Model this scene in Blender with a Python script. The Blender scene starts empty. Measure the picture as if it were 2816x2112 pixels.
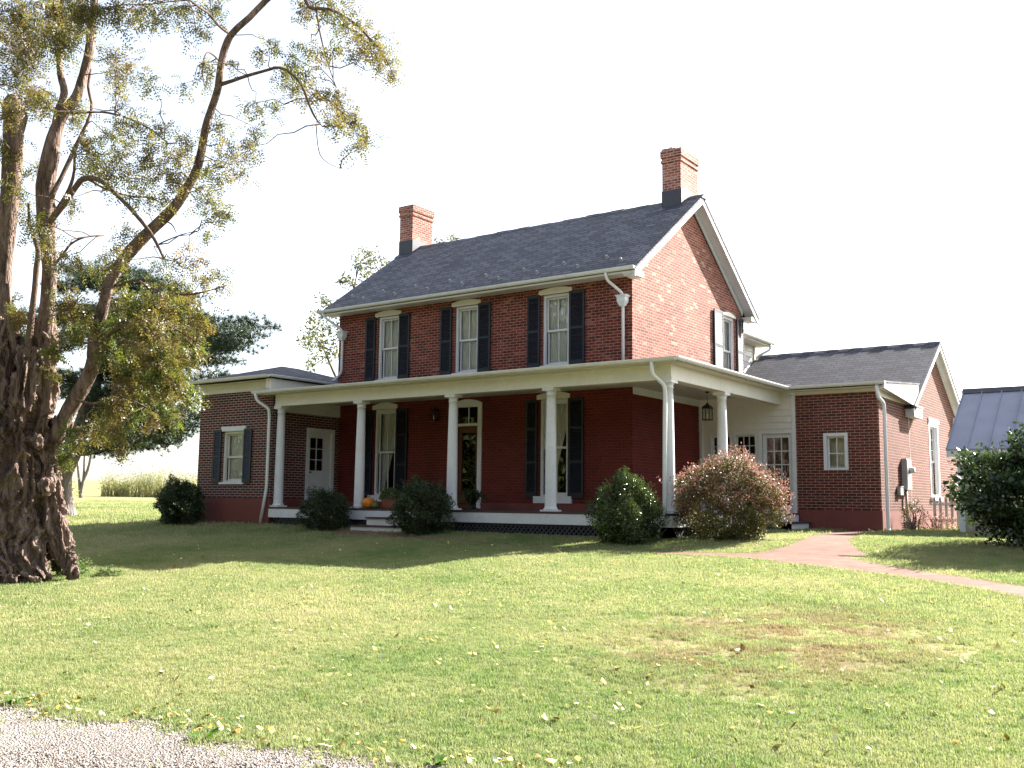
import bpy, math, random
import numpy as np
from mathutils import Vector, Matrix
random.seed(7); rng = np.random.default_rng(7)
SC = bpy.context.scene; COL = SC.collection
R = math.radians

# ---------------------------------------------------------------- camera, sky, sun, exposure
CAM = np.array([10.9774, -20.1358, 0.5838]); YAW, PIT, ROL, FPX = R(35.5786), R(6.8025), R(0.62525), 2727.66
FW = np.array([-math.sin(YAW)*math.cos(PIT), math.cos(YAW)*math.cos(PIT), math.sin(PIT)])
RT0 = np.array([math.cos(YAW), math.sin(YAW), 0.0]); UP0 = np.cross(RT0, FW)
RT = RT0*math.cos(ROL)+UP0*math.sin(ROL); UP = -RT0*math.sin(ROL)+UP0*math.cos(ROL)
cd = bpy.data.cameras.new('camera'); cam = bpy.data.objects.new('camera', cd); COL.objects.link(cam)
cd.sensor_width = 36; cd.lens = 36*FPX/2816; cd.clip_start = .05; cd.clip_end = 3000
m = Matrix.Identity(4)
for i in range(3):
    m[i][0] = RT[i]; m[i][1] = UP[i]; m[i][2] = -FW[i]; m[i][3] = CAM[i]
cam.matrix_world = m; SC.camera = cam
def at(u, v, t):                       # measured picture position + distance -> world point
    return CAM + t*(FW+(u-1408)/FPX*RT-(v-1056)/FPX*UP)

SUN = np.array([1.0, 2.75, 1.87]); SUN /= np.linalg.norm(SUN)
el = math.asin(SUN[2]); az = math.atan2(SUN[0], SUN[1])
w = bpy.data.worlds.new('World'); SC.world = w; w.use_nodes = True
nt = w.node_tree; bg = nt.nodes['Background']
sky = nt.nodes.new('ShaderNodeTexSky'); sky.sky_type = 'NISHITA'; sky.sun_disc = False
sky.sun_elevation = el; sky.sun_rotation = az; sky.air_density = 1.0; sky.dust_density = 1.6; sky.ozone_density = 1.0
hs = nt.nodes.new('ShaderNodeHueSaturation'); hs.inputs['Saturation'].default_value = .55; nt.links.new(sky.outputs[0], hs.inputs['Color']); nt.links.new(hs.outputs[0], bg.inputs[0]); bg.inputs[1].default_value = .076
sd = bpy.data.lights.new('sun', 'SUN'); sd.energy = 5.0; sd.angle = R(.5); sd.color = (1, .95, .86)
so = bpy.data.objects.new('sun', sd); COL.objects.link(so); so.location = (10, 20, 20)
so.rotation_euler = Vector(SUN).to_track_quat('Z', 'Y').to_euler()
vs = SC.view_settings; vs.view_transform = 'Standard'; vs.look = 'None'; vs.exposure = 2.38; vs.gamma = 1
SC.render.resolution_x = 1024; SC.render.resolution_y = 768
SC.cycles.max_bounces = 6; SC.cycles.transparent_max_bounces = 12

# ---------------------------------------------------------------- object helpers
def tag(o, label=None, cat=None, group=None, kind=None):
    if label: o['label'] = label
    if cat: o['category'] = cat
    if group: o['group'] = group
    if kind: o['kind'] = kind
    return o
def empty(name, loc, label=None, cat=None, group=None):
    o = bpy.data.objects.new(name, None); COL.objects.link(o); o.location = loc; o.empty_display_size = .2
    return tag(o, label, cat, group)
class MB:
    def __init__(s): s.v = []; s.f = []; s.sm = []
    def poly(s, pts, smooth=False):
        n = len(s.v); s.v += [tuple(p) for p in pts]; s.f.append(tuple(range(n, n+len(pts)))); s.sm.append(smooth)
    def box(s, x0, x1, y0, y1, z0, z1):
        x0, x1 = sorted((x0, x1)); y0, y1 = sorted((y0, y1)); z0, z1 = sorted((z0, z1)); n = len(s.v)
        s.v += [(x0,y0,z0),(x1,y0,z0),(x1,y1,z0),(x0,y1,z0),(x0,y0,z1),(x1,y0,z1),(x1,y1,z1),(x0,y1,z1)]
        for q in ((0,3,2,1),(4,5,6,7),(0,1,5,4),(1,2,6,5),(2,3,7,6),(3,0,4,7)):
            s.f.append(tuple(n+i for i in q)); s.sm.append(False)
    def extrude(s, poly, d):           # convex/concave outline (list of 3D pts) pushed along vector d
        n = len(s.v); k = len(poly); d = np.array(d)
        s.v += [tuple(p) for p in poly]+[tuple(np.array(p)+d) for p in poly]
        s.f.append(tuple(range(n, n+k))[::-1]); s.f.append(tuple(range(n+k, n+2*k))); s.sm += [False]*2
        for i in range(k):
            j = (i+1) % k; s.f.append((n+i, n+j, n+k+j, n+k+i)); s.sm.append(False)
    def rings(s, rings, closed=True, cap=True, smooth=True):
        n = len(s.v); k = len(rings[0])
        for r in rings: s.v += [tuple(p) for p in r]
        for a in range(len(rings)-1):
            for i in range(k if closed else k-1):
                j = (i+1) % k
                s.f.append((n+a*k+i, n+a*k+j, n+(a+1)*k+j, n+(a+1)*k+i)); s.sm.append(smooth)
        if cap:
            s.f.append(tuple(range(n, n+k))[::-1]); e = n+(len(rings)-1)*k
            s.f.append(tuple(range(e, e+k))); s.sm += [False]*2
    def lathe(s, c, prof, seg=24, cap=True, smooth=True):   # prof: (radius, z)
        s.rings([[(c[0]+r*math.cos(2*math.pi*i/seg), c[1]+r*math.sin(2*math.pi*i/seg), c[2]+z) for i in range(seg)] for r, z in prof], cap=cap, smooth=smooth)
    def tube(s, pts, rad, seg=8, cap=True, wob=0.0):
        pts = [np.array(p, float) for p in pts]; rings = []
        if not hasattr(rad, '__len__'): rad = [rad]*len(pts)
        ref = None
        for i, p in enumerate(pts):
            t = pts[min(i+1, len(pts)-1)]-pts[max(i-1, 0)]; t /= (np.linalg.norm(t)+1e-9)
            if ref is None:
                ref = np.array([1.,0,0]) if abs(t[0]) < .9 else np.array([0,1.,0])
            a = ref-t*np.dot(ref, t); a /= np.linalg.norm(a)+1e-9; b = np.cross(t, a); ref = a
            rings.append([p+(a*math.cos(2*math.pi*k/seg)+b*math.sin(2*math.pi*k/seg))*rad[i]*(1+wob*(random.random()-.5)) for k in range(seg)])
        s.rings(rings, cap=cap)
    def build(s, name, mat, parent=None, loc=(0,0,0)):
        me = bpy.data.meshes.new(name); me.from_pydata(s.v, [], s.f)
        me.polygons.foreach_set('use_smooth', s.sm); me.materials.append(mat); me.update()
        o = bpy.data.objects.new(name, me); COL.objects.link(o)
        if parent is not None:
            o.parent = parent; M = parent.matrix_world if parent.parent else Matrix.Translation(parent.location)
            off = Vector((0,0,0)); q = parent
            while q is not None: off += Vector(q.location); q = q.parent
            o.location = Vector(loc)-off
        else: o.location = loc
        return o
def fastmesh(name, V, F, mat, parent=None, smooth=False):
    V = np.asarray(V, np.float32); F = np.asarray(F, np.int32); k = F.shape[1]
    me = bpy.data.meshes.new(name); me.vertices.add(len(V)); me.vertices.foreach_set('co', V.ravel())
    me.loops.add(F.size); me.loops.foreach_set('vertex_index', F.ravel()); me.polygons.add(len(F))
    me.polygons.foreach_set('loop_start', np.arange(0, F.size, k, dtype=np.int32))
    try: me.polygons.foreach_set('loop_total', np.full(len(F), k, np.int32))
    except Exception: pass
    if smooth: me.polygons.foreach_set('use_smooth', [True]*len(F))
    me.materials.append(mat); me.update(calc_edges=True); me.validate()
    o = bpy.data.objects.new(name, me); COL.objects.link(o)
    if parent is not None:
        o.parent = parent; off = Vector((0,0,0)); q = parent
        while q is not None: off += Vector(q.location); q = q.parent
        o.location = -off
    return o

# ---------------------------------------------------------------- material helpers
class NG:
    def __init__(s, name):
        s.m = bpy.data.materials.new(name); s.m.use_nodes = True; s.t = s.m.node_tree
        s.b = s.t.nodes['Principled BSDF']; s.out = s.t.nodes['Material Output']
    def n(s, typ, **kw):
        x = s.t.nodes.new('ShaderNode'+typ)
        for k, v in kw.items():
            if k in x.inputs: s.set(x.inputs[k], v)
            else: setattr(x, k, v)
        return x
    def set(s, inp, v):
        if isinstance(v, bpy.types.NodeSocket): s.t.links.new(v, inp)
        else:
            if hasattr(inp.default_value, '__len__') and len(inp.default_value) == 4 and len(v) == 3: v = (*v, 1)
            inp.default_value = v
    def pos(s): return s.n('NewGeometry').outputs['Position']
    def noise(s, scale, vec=None, detail=3, rough=.55, out='Fac'):
        x = s.n('TexNoise'); x.inputs['Scale'].default_value = scale; x.inputs['Detail'].default_value = detail; x.inputs['Roughness'].default_value = rough
        s.t.links.new(vec if vec is not None else s.pos(), x.inputs['Vector']); return x.outputs[out]
    def ramp(s, fac, stops):
        x = s.n('ValToRGB'); s.t.links.new(fac, x.inputs[0]); e = x.color_ramp.elements
        while len(e) < len(stops): e.new(.5)
        for i, (p, c) in enumerate(stops):
            e[i].position = p; e[i].color = (c, c, c, 1) if not hasattr(c, '__len__') else (*c, 1)
        return x.outputs[0]
    def mix(s, fac, a, b, mode='MIX'):
        x = s.n('MixRGB', blend_type=mode)
        for i, v in enumerate((fac, a, b)): s.set(x.inputs[i], v)
        return x.outputs[0]
    def math(s, op, a, b=0.):
        x = s.n('Math', operation=op); s.set(x.inputs[0], a); s.set(x.inputs[1], b); return x.outputs[0]
    def bump(s, h, strength=.3, dist=.01):
        x = s.n('Bump'); x.inputs['Strength'].default_value = strength; x.inputs['Distance'].default_value = dist
        s.t.links.new(h, x.inputs['Height']); s.t.links.new(x.outputs[0], s.b.inputs['Normal'])
    def base(s, c, rough=.6, spec=.3):
        s.set(s.b.inputs['Base Color'], c); s.set(s.b.inputs['Roughness'], rough); s.b.inputs['Specular IOR Level'].default_value = spec
        return s
def wallvec(g, zmul=1.0):
    ge = g.n('NewGeometry'); sp = g.n('SeparateXYZ'); g.t.links.new(ge.outputs['Position'], sp.inputs[0])
    sn = g.n('SeparateXYZ'); g.t.links.new(ge.outputs['True Normal'], sn.inputs[0])
    ax = g.math('ABSOLUTE', sn.outputs[0]); ay = g.math('ABSOLUTE', sn.outputs[1])
    f = g.math('GREATER_THAN', ax, ay)
    a = g.math('MULTIPLY', sp.outputs[1], f); b = g.math('MULTIPLY', sp.outputs[0], g.math('SUBTRACT', 1.0, f))
    u = g.math('ADD', a, b); c = g.n('CombineXYZ'); g.set(c.inputs[0], u); g.set(c.inputs[1], g.math('MULTIPLY', sp.outputs[2], zmul)); return c.outputs[0]
def brick_mat(name, c1, c2, cm, dark, bw=.215, rh=.0677, mortar=.011, odd=.25, sq=1.0, freq=2, rough=.85, light=None, wvar=.35):
    g = NG(name); v = wallvec(g)
    # slight irregularity of the courses
    nz = g.noise(1.3, v, 2, out='Color'); wv = g.n('MixRGB', blend_type='LINEAR_LIGHT'); wv.inputs[0].default_value = .006
    g.t.links.new(v, wv.inputs[1]); g.t.links.new(nz, wv.inputs[2]); v2 = wv.outputs[0]
    def brk(k1, k2, mo, seedoff):
        br = g.n('TexBrick', offset=.5, offset_frequency=2, squash=sq, squash_frequency=freq)
        mp = g.n('Mapping'); mp.inputs['Location'].default_value = (seedoff*.43, 0, 0); g.t.links.new(v2, mp.inputs[0])
        g.t.links.new(mp.outputs[0], br.inputs['Vector'])
        for k, val in (('Color1', k1), ('Color2', k2), ('Mortar', mo)): g.set(br.inputs[k], val)
        for k, val in (('Scale', 1.0), ('Mortar Size', mortar*.62), ('Mortar Smooth', .15), ('Bias', 0.0), ('Brick Width', bw), ('Row Height', rh)): br.inputs[k].default_value = val
        return br
    br = brk(c1, c2, cm, 0)
    # per-brick odd ones, darker or lighter
    cell = g.n('TexWhiteNoise'); sp = g.n('SeparateXYZ'); g.t.links.new(v2, sp.inputs[0])
    row = g.math('FLOOR', g.math('DIVIDE', sp.outputs[1], rh)); sh = g.math('MULTIPLY', g.math('MODULO', g.math('ABSOLUTE', row), 2.0), .5)
    colm = g.math('FLOOR', g.math('ADD', g.math('DIVIDE', sp.outputs[0], bw), sh))
    cc = g.n('CombineXYZ'); g.set(cc.inputs[0], row); g.set(cc.inputs[1], colm); g.t.links.new(cc.outputs[0], cell.inputs['Vector'])
    oddf = g.ramp(cell.outputs[0], [(odd, 1.0), (odd+.02, 0.0)])
    nomort = g.math('SUBTRACT', 1.0, br.outputs['Fac'])
    col = g.mix(g.math('MULTIPLY', g.math('MULTIPLY', oddf, nomort), .8), br.outputs['Color'], dark)
    if light is not None:
        lf = g.ramp(cell.outputs[0], [(.86, 0.0), (.88, 1.0)])
        big = g.ramp(g.noise(.9, None, 3), [(.45, 0.0), (.65, 1.0)])
        col = g.mix(g.math('MULTIPLY', g.math('MULTIPLY', lf, nomort), g.math('MULTIPLY', g.math('ADD', big, .25), .7)), col, light)
    st = g.ramp(g.noise(.55, None, 5, .65), [(.3, 1-wvar), (.7, 1.12)])
    col = g.mix(1.0, col, st, 'MULTIPLY')
    fine = g.ramp(g.noise(38, None, 2), [(.25, .82), (.75, 1.12)])
    col = g.mix(1.0, col, fine, 'MULTIPLY')
    g.base(col, rough, .2)
    h = g.math('ADD', g.math('MULTIPLY', nomort, 1.0), g.math('MULTIPLY', g.noise(60, None, 2), .3)); g.bump(h, .6, .008)
    return g.m
def paint(name, c, rough=.5, dirt=.12, scale=2.0, spec=.35):
    g = NG(name); f = g.ramp(g.noise(scale, None, 5, .65), [(.3, 1-dirt), (.7, 1.0)]); f2 = g.ramp(g.noise(scale*9, None, 3), [(.35, 1-dirt*.5), (.6, 1.0)])
    col = g.mix(1.0, g.mix(1.0, c+(1,), f, 'MULTIPLY'), f2, 'MULTIPLY'); g.base(col, rough, spec); g.bump(g.noise(25, None, 3), .08, .004); return g.m
def leafmat(name, stops, trans=.45, rough=.5, nscale=3.0, spec=.35, hi=9.0, tint=(1.25,1.3,.7,1)):
    g = NG(name)
    a = g.noise(nscale, None, 3, .6); b = g.noise(hi*4, None, 1); f = g.math('ADD', g.math('MULTIPLY', a, .62), g.math('MULTIPLY', b, .38))
    col = g.ramp(f, stops); g.base(col, rough, spec)
    tr = g.n('BsdfTranslucent'); g.set(tr.inputs[0], g.mix(1.0, col, tint, 'MULTIPLY'))
    mx = g.n('MixShader'); mx.inputs[0].default_value = trans
    g.t.links.new(g.b.outputs[0], mx.inputs[1]); g.t.links.new(tr.outputs[0], mx.inputs[2]); g.t.links.new(mx.outputs[0], g.out.inputs[0]); return g.m
def shingle_mat(name, c, sl, rh=.14, bw=.3):
    g = NG(name); v = wallvec(g, 1/sl)
    # on the main pitches the courses run along the eaves: u is the eave direction
    ge = g.n('NewGeometry'); sp = g.n('SeparateXYZ'); g.t.links.new(ge.outputs['Position'], sp.inputs[0])
    sn = g.n('SeparateXYZ'); g.t.links.new(ge.outputs['True Normal'], sn.inputs[0])
    f = g.math('GREATER_THAN', g.math('ABSOLUTE', sn.outputs[0]), g.math('ABSOLUTE', sn.outputs[1]))
    u = g.math('ADD', g.math('MULTIPLY', sp.outputs[1], f), g.math('MULTIPLY', sp.outputs[0], g.math('SUBTRACT', 1.0, f)))
    cb = g.n('CombineXYZ'); g.set(cb.inputs[0], u); g.set(cb.inputs[1], g.math('DIVIDE', sp.outputs[2], sl))
    nz = g.noise(3.0, cb.outputs[0], 2, out='Color'); wv = g.n('MixRGB', blend_type='LINEAR_LIGHT'); wv.inputs[0].default_value = .012
    g.t.links.new(cb.outputs[0], wv.inputs[1]); g.t.links.new(nz, wv.inputs[2])
    br = g.n('TexBrick', offset=.37, offset_frequency=2)
    g.t.links.new(wv.outputs[0], br.inputs['Vector'])
    for k, val in (('Color1', tuple(x*.72 for x in c)+(1,)), ('Color2', tuple(x*1.3 for x in c)+(1,)), ('Mortar', tuple(x*.28 for x in c)+(1,)), ('Scale', 1.0), ('Mortar Size', .013), ('Mortar Smooth', .2), ('Bias', 0.0), ('Brick Width', bw), ('Row Height', rh)):
        br.inputs[k].default_value = val
    st = g.ramp(g.noise(.7, None, 5, .7), [(.3, .9), (.7, 1.08)]); gr = g.ramp(g.noise(70, None, 2), [(.3, .75), (.7, 1.25)])
    col = g.mix(1.0, g.mix(1.0, br.outputs[0], st, 'MULTIPLY'), gr, 'MULTIPLY'); g.base(col, .9, .2)
    # saw-tooth height: each course stands proud at its lower edge
    sy = g.n('SeparateXYZ'); g.t.links.new(wv.outputs[0], sy.inputs[0])
    saw = g.math('FRACT', g.math('DIVIDE', sy.outputs[1], rh)); h = g.math('SUBTRACT', 1.0, saw); g.bump(h, .8, .02)
    return g.m

M = {}
M['brick'] = brick_mat('old_brick', (.140,.022,.017,1), (.205,.038,.026,1), (.33,.215,.16,1), (.065,.016,.014,1), bw=.2, rh=.071, mortar=.013, odd=.22, light=(.34,.15,.11,1))
M['brick_gable'] = brick_mat('weathered_sunlit_brick', (.20,.050,.036,1), (.30,.088,.060,1), (.44,.33,.27,1), (.12,.035,.028,1), bw=.2, rh=.071, mortar=.011, odd=.16, light=(.50,.34,.27,1))  # pale weathered bricks; sunlight on the gable is also put into the colour
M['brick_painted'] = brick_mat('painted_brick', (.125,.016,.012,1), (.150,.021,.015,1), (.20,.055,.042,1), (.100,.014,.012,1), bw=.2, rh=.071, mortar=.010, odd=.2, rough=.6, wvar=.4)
M['brick_new'] = brick_mat('new_brick', (.098,.022,.018,1), (.138,.033,.025,1), (.34,.25,.19,1), (.050,.017,.017,1), mortar=.011, odd=.2, wvar=.15)
M['brick_left'] = brick_mat('brown_brick', (.078,.015,.015,1), (.110,.023,.020,1), (.38,.32,.27,1), (.036,.022,.030,1), mortar=.013, odd=.3, wvar=.18)
M['brick_chim'] = brick_mat('chimney_brick', (.26,.065,.048,1), (.37,.125,.088,1), (.52,.42,.36,1), (.15,.05,.04,1), bw=.2, rh=.071, mortar=.013, odd=.25, light=(.5,.3,.22,1))
M['base'] = paint('foundation_paint', (.19,.055,.045), .7, .22, 1.2)
M['white'] = paint('white_paint', (.68,.69,.71), .45, .13, 1.8)
M['cream'] = paint('cream_paint', (.69,.67,.59), .5, .12, 1.5)
M['ceil'] = paint('porch_ceiling_paint', (.62,.61,.58), .6, .1, 1.5)
M['gutter'] = paint('gutter_metal', (.72,.73,.72), .35, .14, 3.0, .5)
M['siding'] = paint('white_siding', (.72,.70,.66), .5, .1, 1.0)
M['shutter'] = paint('black_shutter', (.017,.022,.032), .5, .3, 4.0)
M['shutter_blue'] = paint('slate_shutter', (.055,.06,.10), .5, .25, 4.0)
M['shutter_frame'] = paint('dark_green_stile', (.02,.026,.026), .5, .25, 4.0)
M['deck'] = paint('deck_boards', (.085,.045,.045), .6, .3, 3.0)
M['lattice'] = paint('dark_lattice', (.05,.055,.065), .6, .2, 3.0)
M['flash'] = paint('lead_flashing', (.055,.055,.075), .5, .2, 3.0)
M['iron'] = paint('black_iron', (.012,.012,.013), .4, .2, 6.0)
M['grey_metal'] = paint('grey_metal', (.36,.37,.38), .4, .12, 5.0, .5)
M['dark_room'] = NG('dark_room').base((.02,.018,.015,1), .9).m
g = NG('shade_cloth'); g.base((.62,.56,.44,1), .9); M['blind'] = g.m
M['shingle'] = shingle_mat('grey_shingles', (.125,.122,.140), .5805)
M['shingle_w'] = shingle_mat('wing_shingles', (.076,.075,.092), .545)
M['shingle_l'] = shingle_mat('low_roof_shingles', (.12,.117,.13), .27)
g = NG('metal_roof'); st = g.ramp(g.noise(1.2, None, 4), [(.3, .8), (.7, 1.1)]); g.base(g.mix(1.0, (.26,.27,.34,1), st, 'MULTIPLY'), .5, .5); g.b.inputs['Metallic'].default_value = .15; M['metal_roof'] = g.m; M['shed_wall'] = paint('shed_wall_paint', (.42,.33,.31), .8, .15)
g = NG('door_wood'); wv = g.n('TexWave', bands_direction='X'); g.t.links.new(g.pos(), wv.inputs['Vector']); wv.inputs['Scale'].default_value = 14; wv.inputs['Distortion'].default_value = 6
g.base(g.ramp(wv.outputs['Fac'], [(0, (.065,.02,.009)), (1, (.12,.04,.016))]), .45); M['wood'] = g.m
g = NG('window_glass'); tr = g.n('BsdfTransparent'); tr.inputs[0].default_value = (.88,.9,.9,1); gl = g.n('BsdfGlossy'); gl.inputs['Roughness'].default_value = .015
fr = g.n('Fresnel'); fr.inputs[0].default_value = 1.5; nb = g.n('Bump'); nb.inputs['Strength'].default_value = .25; nb.inputs['Distance'].default_value = .02; g.t.links.new(g.noise(2.2, None, 1), nb.inputs['Height'])
g.t.links.new(nb.outputs[0], gl.inputs['Normal']); mx = g.n('MixShader'); g.t.links.new(g.math('ADD', fr.outputs[0], .04), mx.inputs[0])
g.t.links.new(tr.outputs[0], mx.inputs[1]); g.t.links.new(gl.outputs[0], mx.inputs[2]); g.t.links.new(mx.outputs[0], g.out.inputs[0]); M['glass'] = g.m
g = NG('sheer_curtain'); tl = g.n('BsdfTranslucent'); df = g.n('BsdfDiffuse')
for q in (tl, df): q.inputs[0].default_value = (.82,.82,.77,1)
mx = g.n('MixShader'); mx.inputs[0].default_value = .12; g.t.links.new(df.outputs[0], mx.inputs[1]); g.t.links.new(tl.outputs[0], mx.inputs[2]); g.t.links.new(mx.outputs[0], g.out.inputs[0]); M['curtain'] = g.m
g = NG('pumpkin_skin'); g.base(g.mix(g.noise(9), (.55,.15,.015,1), (.72,.26,.03,1)), .45); M['pumpkin'] = g.m
g = NG('gourd_skin'); g.base(g.mix(g.noise(14), (.05,.09,.03,1), (.16,.18,.07,1)), .5); M['gourd'] = g.m
M['terracotta'] = paint('terracotta', (.32,.11,.07), .8, .2, 4.0)

# ---------------------------------------------------------------- ground
def gz(x, y):
    x = np.asarray(x, float); y = np.asarray(y, float)
    g_ = np.interp(y, [-45,-30,-20,-15.5,-12,-8,-4,-2.5,-1,3], [-1.7,-1.35,-1.02,-.87,-.70,-.48,-.24,-.11,-.04,-.0])
    g_ = g_+.07*np.clip(-x/12, 0, 1)*np.clip((y+14)/8, 0, 1)
    q = (x-CAM[0])*(-.836)+(y-CAM[1])*.548
    g_ = g_+np.interp(q, [-400,34,50,80,120,190,240,400,1500], [0,0,.16,.62,1.5,3.5,3.7,1.0,-30])
    g_ = g_+.015*np.sin(x*.9+1.3*np.sin(y*.5))*np.clip((-y-3)/4, 0, 1)
    return g_
def path_polys():
    c1 = np.array([(4.15,3.2),(4.25,1.8),(4.5,.5),(4.8,-1.2),(5.2,-2.8),(5.4,-3.9)]); w1 = np.array([.95,.9,.9,.95,1.15,1.9])/2
    c2 = np.array([(-6,-3.45),(-4.5,-3.55),(-3,-3.85),(-1,-4.2),(1,-4.45),(2.5,-4.5),(3.8,-4.45),(4.8,-4.3),(5.6,-4.45),(6.3,-4.9),(7.1,-5.5),(8.1,-6.25),(9.0,-7.0),(10.2,-8.3),(11.6,-10)]); w2 = np.array([.8,.7,.32,.24,.26,.32,.5,.9,1.3,.95,.72,.66,.62,.62,.62])/2
    return [(c1, w1), (c2, w2)]
def dense(c, wd, step=.15):
    s = np.r_[0, np.cumsum(np.linalg.norm(np.diff(c, axis=0), axis=1))]; t = np.arange(0, s[-1], step)
    return np.c_[np.interp(t, s, c[:,0]), np.interp(t, s, c[:,1])], np.interp(t, s, wd)
PATHS = [dense(*p) for p in path_polys()]
def in_path(x, y, grow=0.0):
    r = np.zeros(len(x), bool)
    for c, wd in PATHS:
        for i in range(len(c)): r |= (x-c[i,0])**2+(y-c[i,1])**2 < (wd[i]+grow)**2
    return r
# driveway edge: points with the lawn on the far side
DE = np.array([(-6,-17.6),(2,-16.7),(3.75,-16.35),(4.5,-16.25),(5.1,-16.07),(5.7,-16.02),(6.4,-15.95),(6.85,-15.8),(7.2,-15.75),(7.7,-15.66),(10,-15.4),(14,-15.2)])
def drive_y(x): return np.interp(x, DE[:,0], DE[:,1])+.07*np.sin(np.asarray(x)*5.1)+.05*np.sin(np.asarray(x)*13.7+1)
LG = NG('lawn_soil'); p1 = LG.noise(.35, None, 5, .6); p2 = LG.noise(3.5, None, 4, .6)
f = LG.math('ADD', LG.math('MULTIPLY', p1, .65), LG.math('MULTIPLY', p2, .35))
def worn(G):                            # the worn, balding part of the lawn on the right: 0..1 mask in world space
    s_ = G.n('SeparateXYZ'); G.t.links.new(G.pos(), s_.inputs[0]); dx = G.math('DIVIDE', G.math('SUBTRACT', s_.outputs[0], 7.6), 1.75); dy = G.math('DIVIDE', G.math('SUBTRACT', s_.outputs[1], -11.2), 2.5)
    rr = G.math('ADD', G.math('MULTIPLY', dx, dx), G.math('MULTIPLY', dy, dy)); m_ = G.math('SUBTRACT', 1.0, rr); m_.node.use_clamp = True
    return G.math('MULTIPLY', m_, G.ramp(G.noise(1.9, None, 4, .65), [(.42, 0.0), (.54, 1.0)]))
LG.base(LG.mix(worn(LG), LG.ramp(f, [(.30, (.100,.140,.040)), (.42, (.165,.180,.070)), (.55, (.235,.215,.105)), (.70, (.26,.20,.12))]), (.17,.115,.07,1)), .95, .1)
LG.bump(LG.noise(14, None, 4, .7), .7, .05); M['lawn'] = LG.m
xs = np.unique(np.r_[np.linspace(-1200,-100,23), np.linspace(-100,-30,36), np.linspace(-30,22,131), np.linspace(22,100,20), np.linspace(100,1200,15)])
ys = np.unique(np.r_[np.linspace(-300,-40,10), np.linspace(-40,-24,12), np.linspace(-24,12,121), np.linspace(12,100,50), np.linspace(100,1300,40)])
X, Y = np.meshgrid(xs, ys); Z = gz(X, Y); nx, ny = len(xs), len(ys)
idx = np.arange(nx*ny).reshape(ny, nx)
o = fastmesh('lawn', np.c_[X.ravel(), Y.ravel(), Z.ravel()], np.c_[idx[:-1,:-1].ravel(), idx[:-1,1:].ravel(), idx[1:,1:].ravel(), idx[1:,:-1].ravel()], M['lawn'], smooth=True)
tag(o, kind='structure')

# brick path
PM = NG('path_brick'); br = PM.n('TexBrick', offset=.5); PM.t.links.new(PM.pos(), br.inputs['Vector'])
for k, v in (('Color1', (.145,.068,.048,1)), ('Color2', (.215,.110,.078,1)), ('Mortar', (.11,.085,.065,1)), ('Scale', 1.0), ('Mortar Size', .008), ('Brick Width', .21), ('Row Height', .105)): br.inputs[k].default_value = v
st = PM.ramp(PM.noise(1.4, None, 5, .7), [(.3, .75), (.7, 1.15)]); PM.base(PM.mix(1.0, br.outputs[0], st, 'MULTIPLY'), .9, .2); PM.bump(br.outputs['Fac'], -.5, .006)
V = []; F = []
for pi, (c, wd) in enumerate(PATHS):
    t = np.gradient(c, axis=0); t /= np.linalg.norm(t, axis=1)[:,None]; nrm = np.c_[-t[:,1], t[:,0]]; b0 = len(V); K = 7
    for i in range(len(c)):
        for k in range(K):
            s = (k/(K-1)*2-1)*(wd[i]+.02*math.sin(i*1.9+k)); q = c[i]+nrm[i]*s; V.append((q[0], q[1], float(gz(q[0], q[1]))+.012+.005*pi))
    for i in range(len(c)-1):
        for k in range(K-1): a = b0+i*K+k; F.append((a, a+1, a+K+1, a+K))
tag(fastmesh('brick_path', V, F, PM.m), kind='structure')

# gravel driveway
GM = NG('gravel'); vo = GM.n('TexVoronoi'); vo.inputs['Scale'].default_value = 75; GM.t.links.new(GM.pos(), vo.inputs['Vector'])
col = GM.mix(1.0, GM.ramp(vo.outputs['Color'], [(.1, (.13,.115,.10)), (.5, (.23,.20,.18)), (.9, (.33,.295,.27))]), GM.ramp(GM.noise(1.1, None, 4), [(.3, .75), (.7, 1.1)]), 'MULTIPLY')
GM.base(col, .9, .2); GM.bump(vo.outputs['Distance'], .9, .02); M['gravel'] = GM.m
V = []; F = []; gx = np.arange(-12, 16, .12); K = 30
for i, x in enumerate(gx):
    y1 = drive_y(x)
    for k in range(K):
        y = y1-(k/(K-1))**1.3*7.5; V.append((x, y, float(gz(x, y))+.012+.012*(1+math.sin(k*.9+x*1.1))*min(1, k/6)))
for i in range(len(gx)-1):
    for k in range(K-1): a = i*K+k; F.append((a, a+K, a+K+1, a+1))
tag(fastmesh('gravel_driveway', V, F, GM.m, smooth=True), kind='structure')
# loose stones on it
n = 22000; sx = rng.uniform(2.5, 9.5, n); sy = drive_y(sx)-np.abs(rng.normal(0, .8, n))+.04
ico = np.array([(1,0,0),(-1,0,0),(0,1,0),(0,-1,0),(0,0,1),(0,0,-1)], float); icf = np.array([(0,2,4),(2,1,4),(1,3,4),(3,0,4),(2,0,5),(1,2,5),(3,1,5),(0,3,5)])
sc = rng.uniform(.004, .010, n)*(1+.9*(rng.random(n) < .05)); Vv = ico[None]*sc[:,None,None]*rng.uniform(.6, 1.2, (n,1,3))
Vv = Vv+rng.normal(0, .15, Vv.shape)*sc[:,None,None]; Vv += np.c_[sx, sy, gz(sx, sy)+.016][:,None,:]
g = NG('stone'); g.base(g.ramp(g.noise(28, None, 1), [(.3, (.11,.095,.085)), (.5, (.24,.205,.185)), (.7, (.42,.37,.34))]), .85, .2)
tag(fastmesh('loose_gravel', Vv.reshape(-1,3), (icf[None]+6*np.arange(n)[:,None,None]).reshape(-1,3), g.m), 'loose pale gravel stones scattered on the driveway', 'gravel', kind='stuff')

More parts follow.
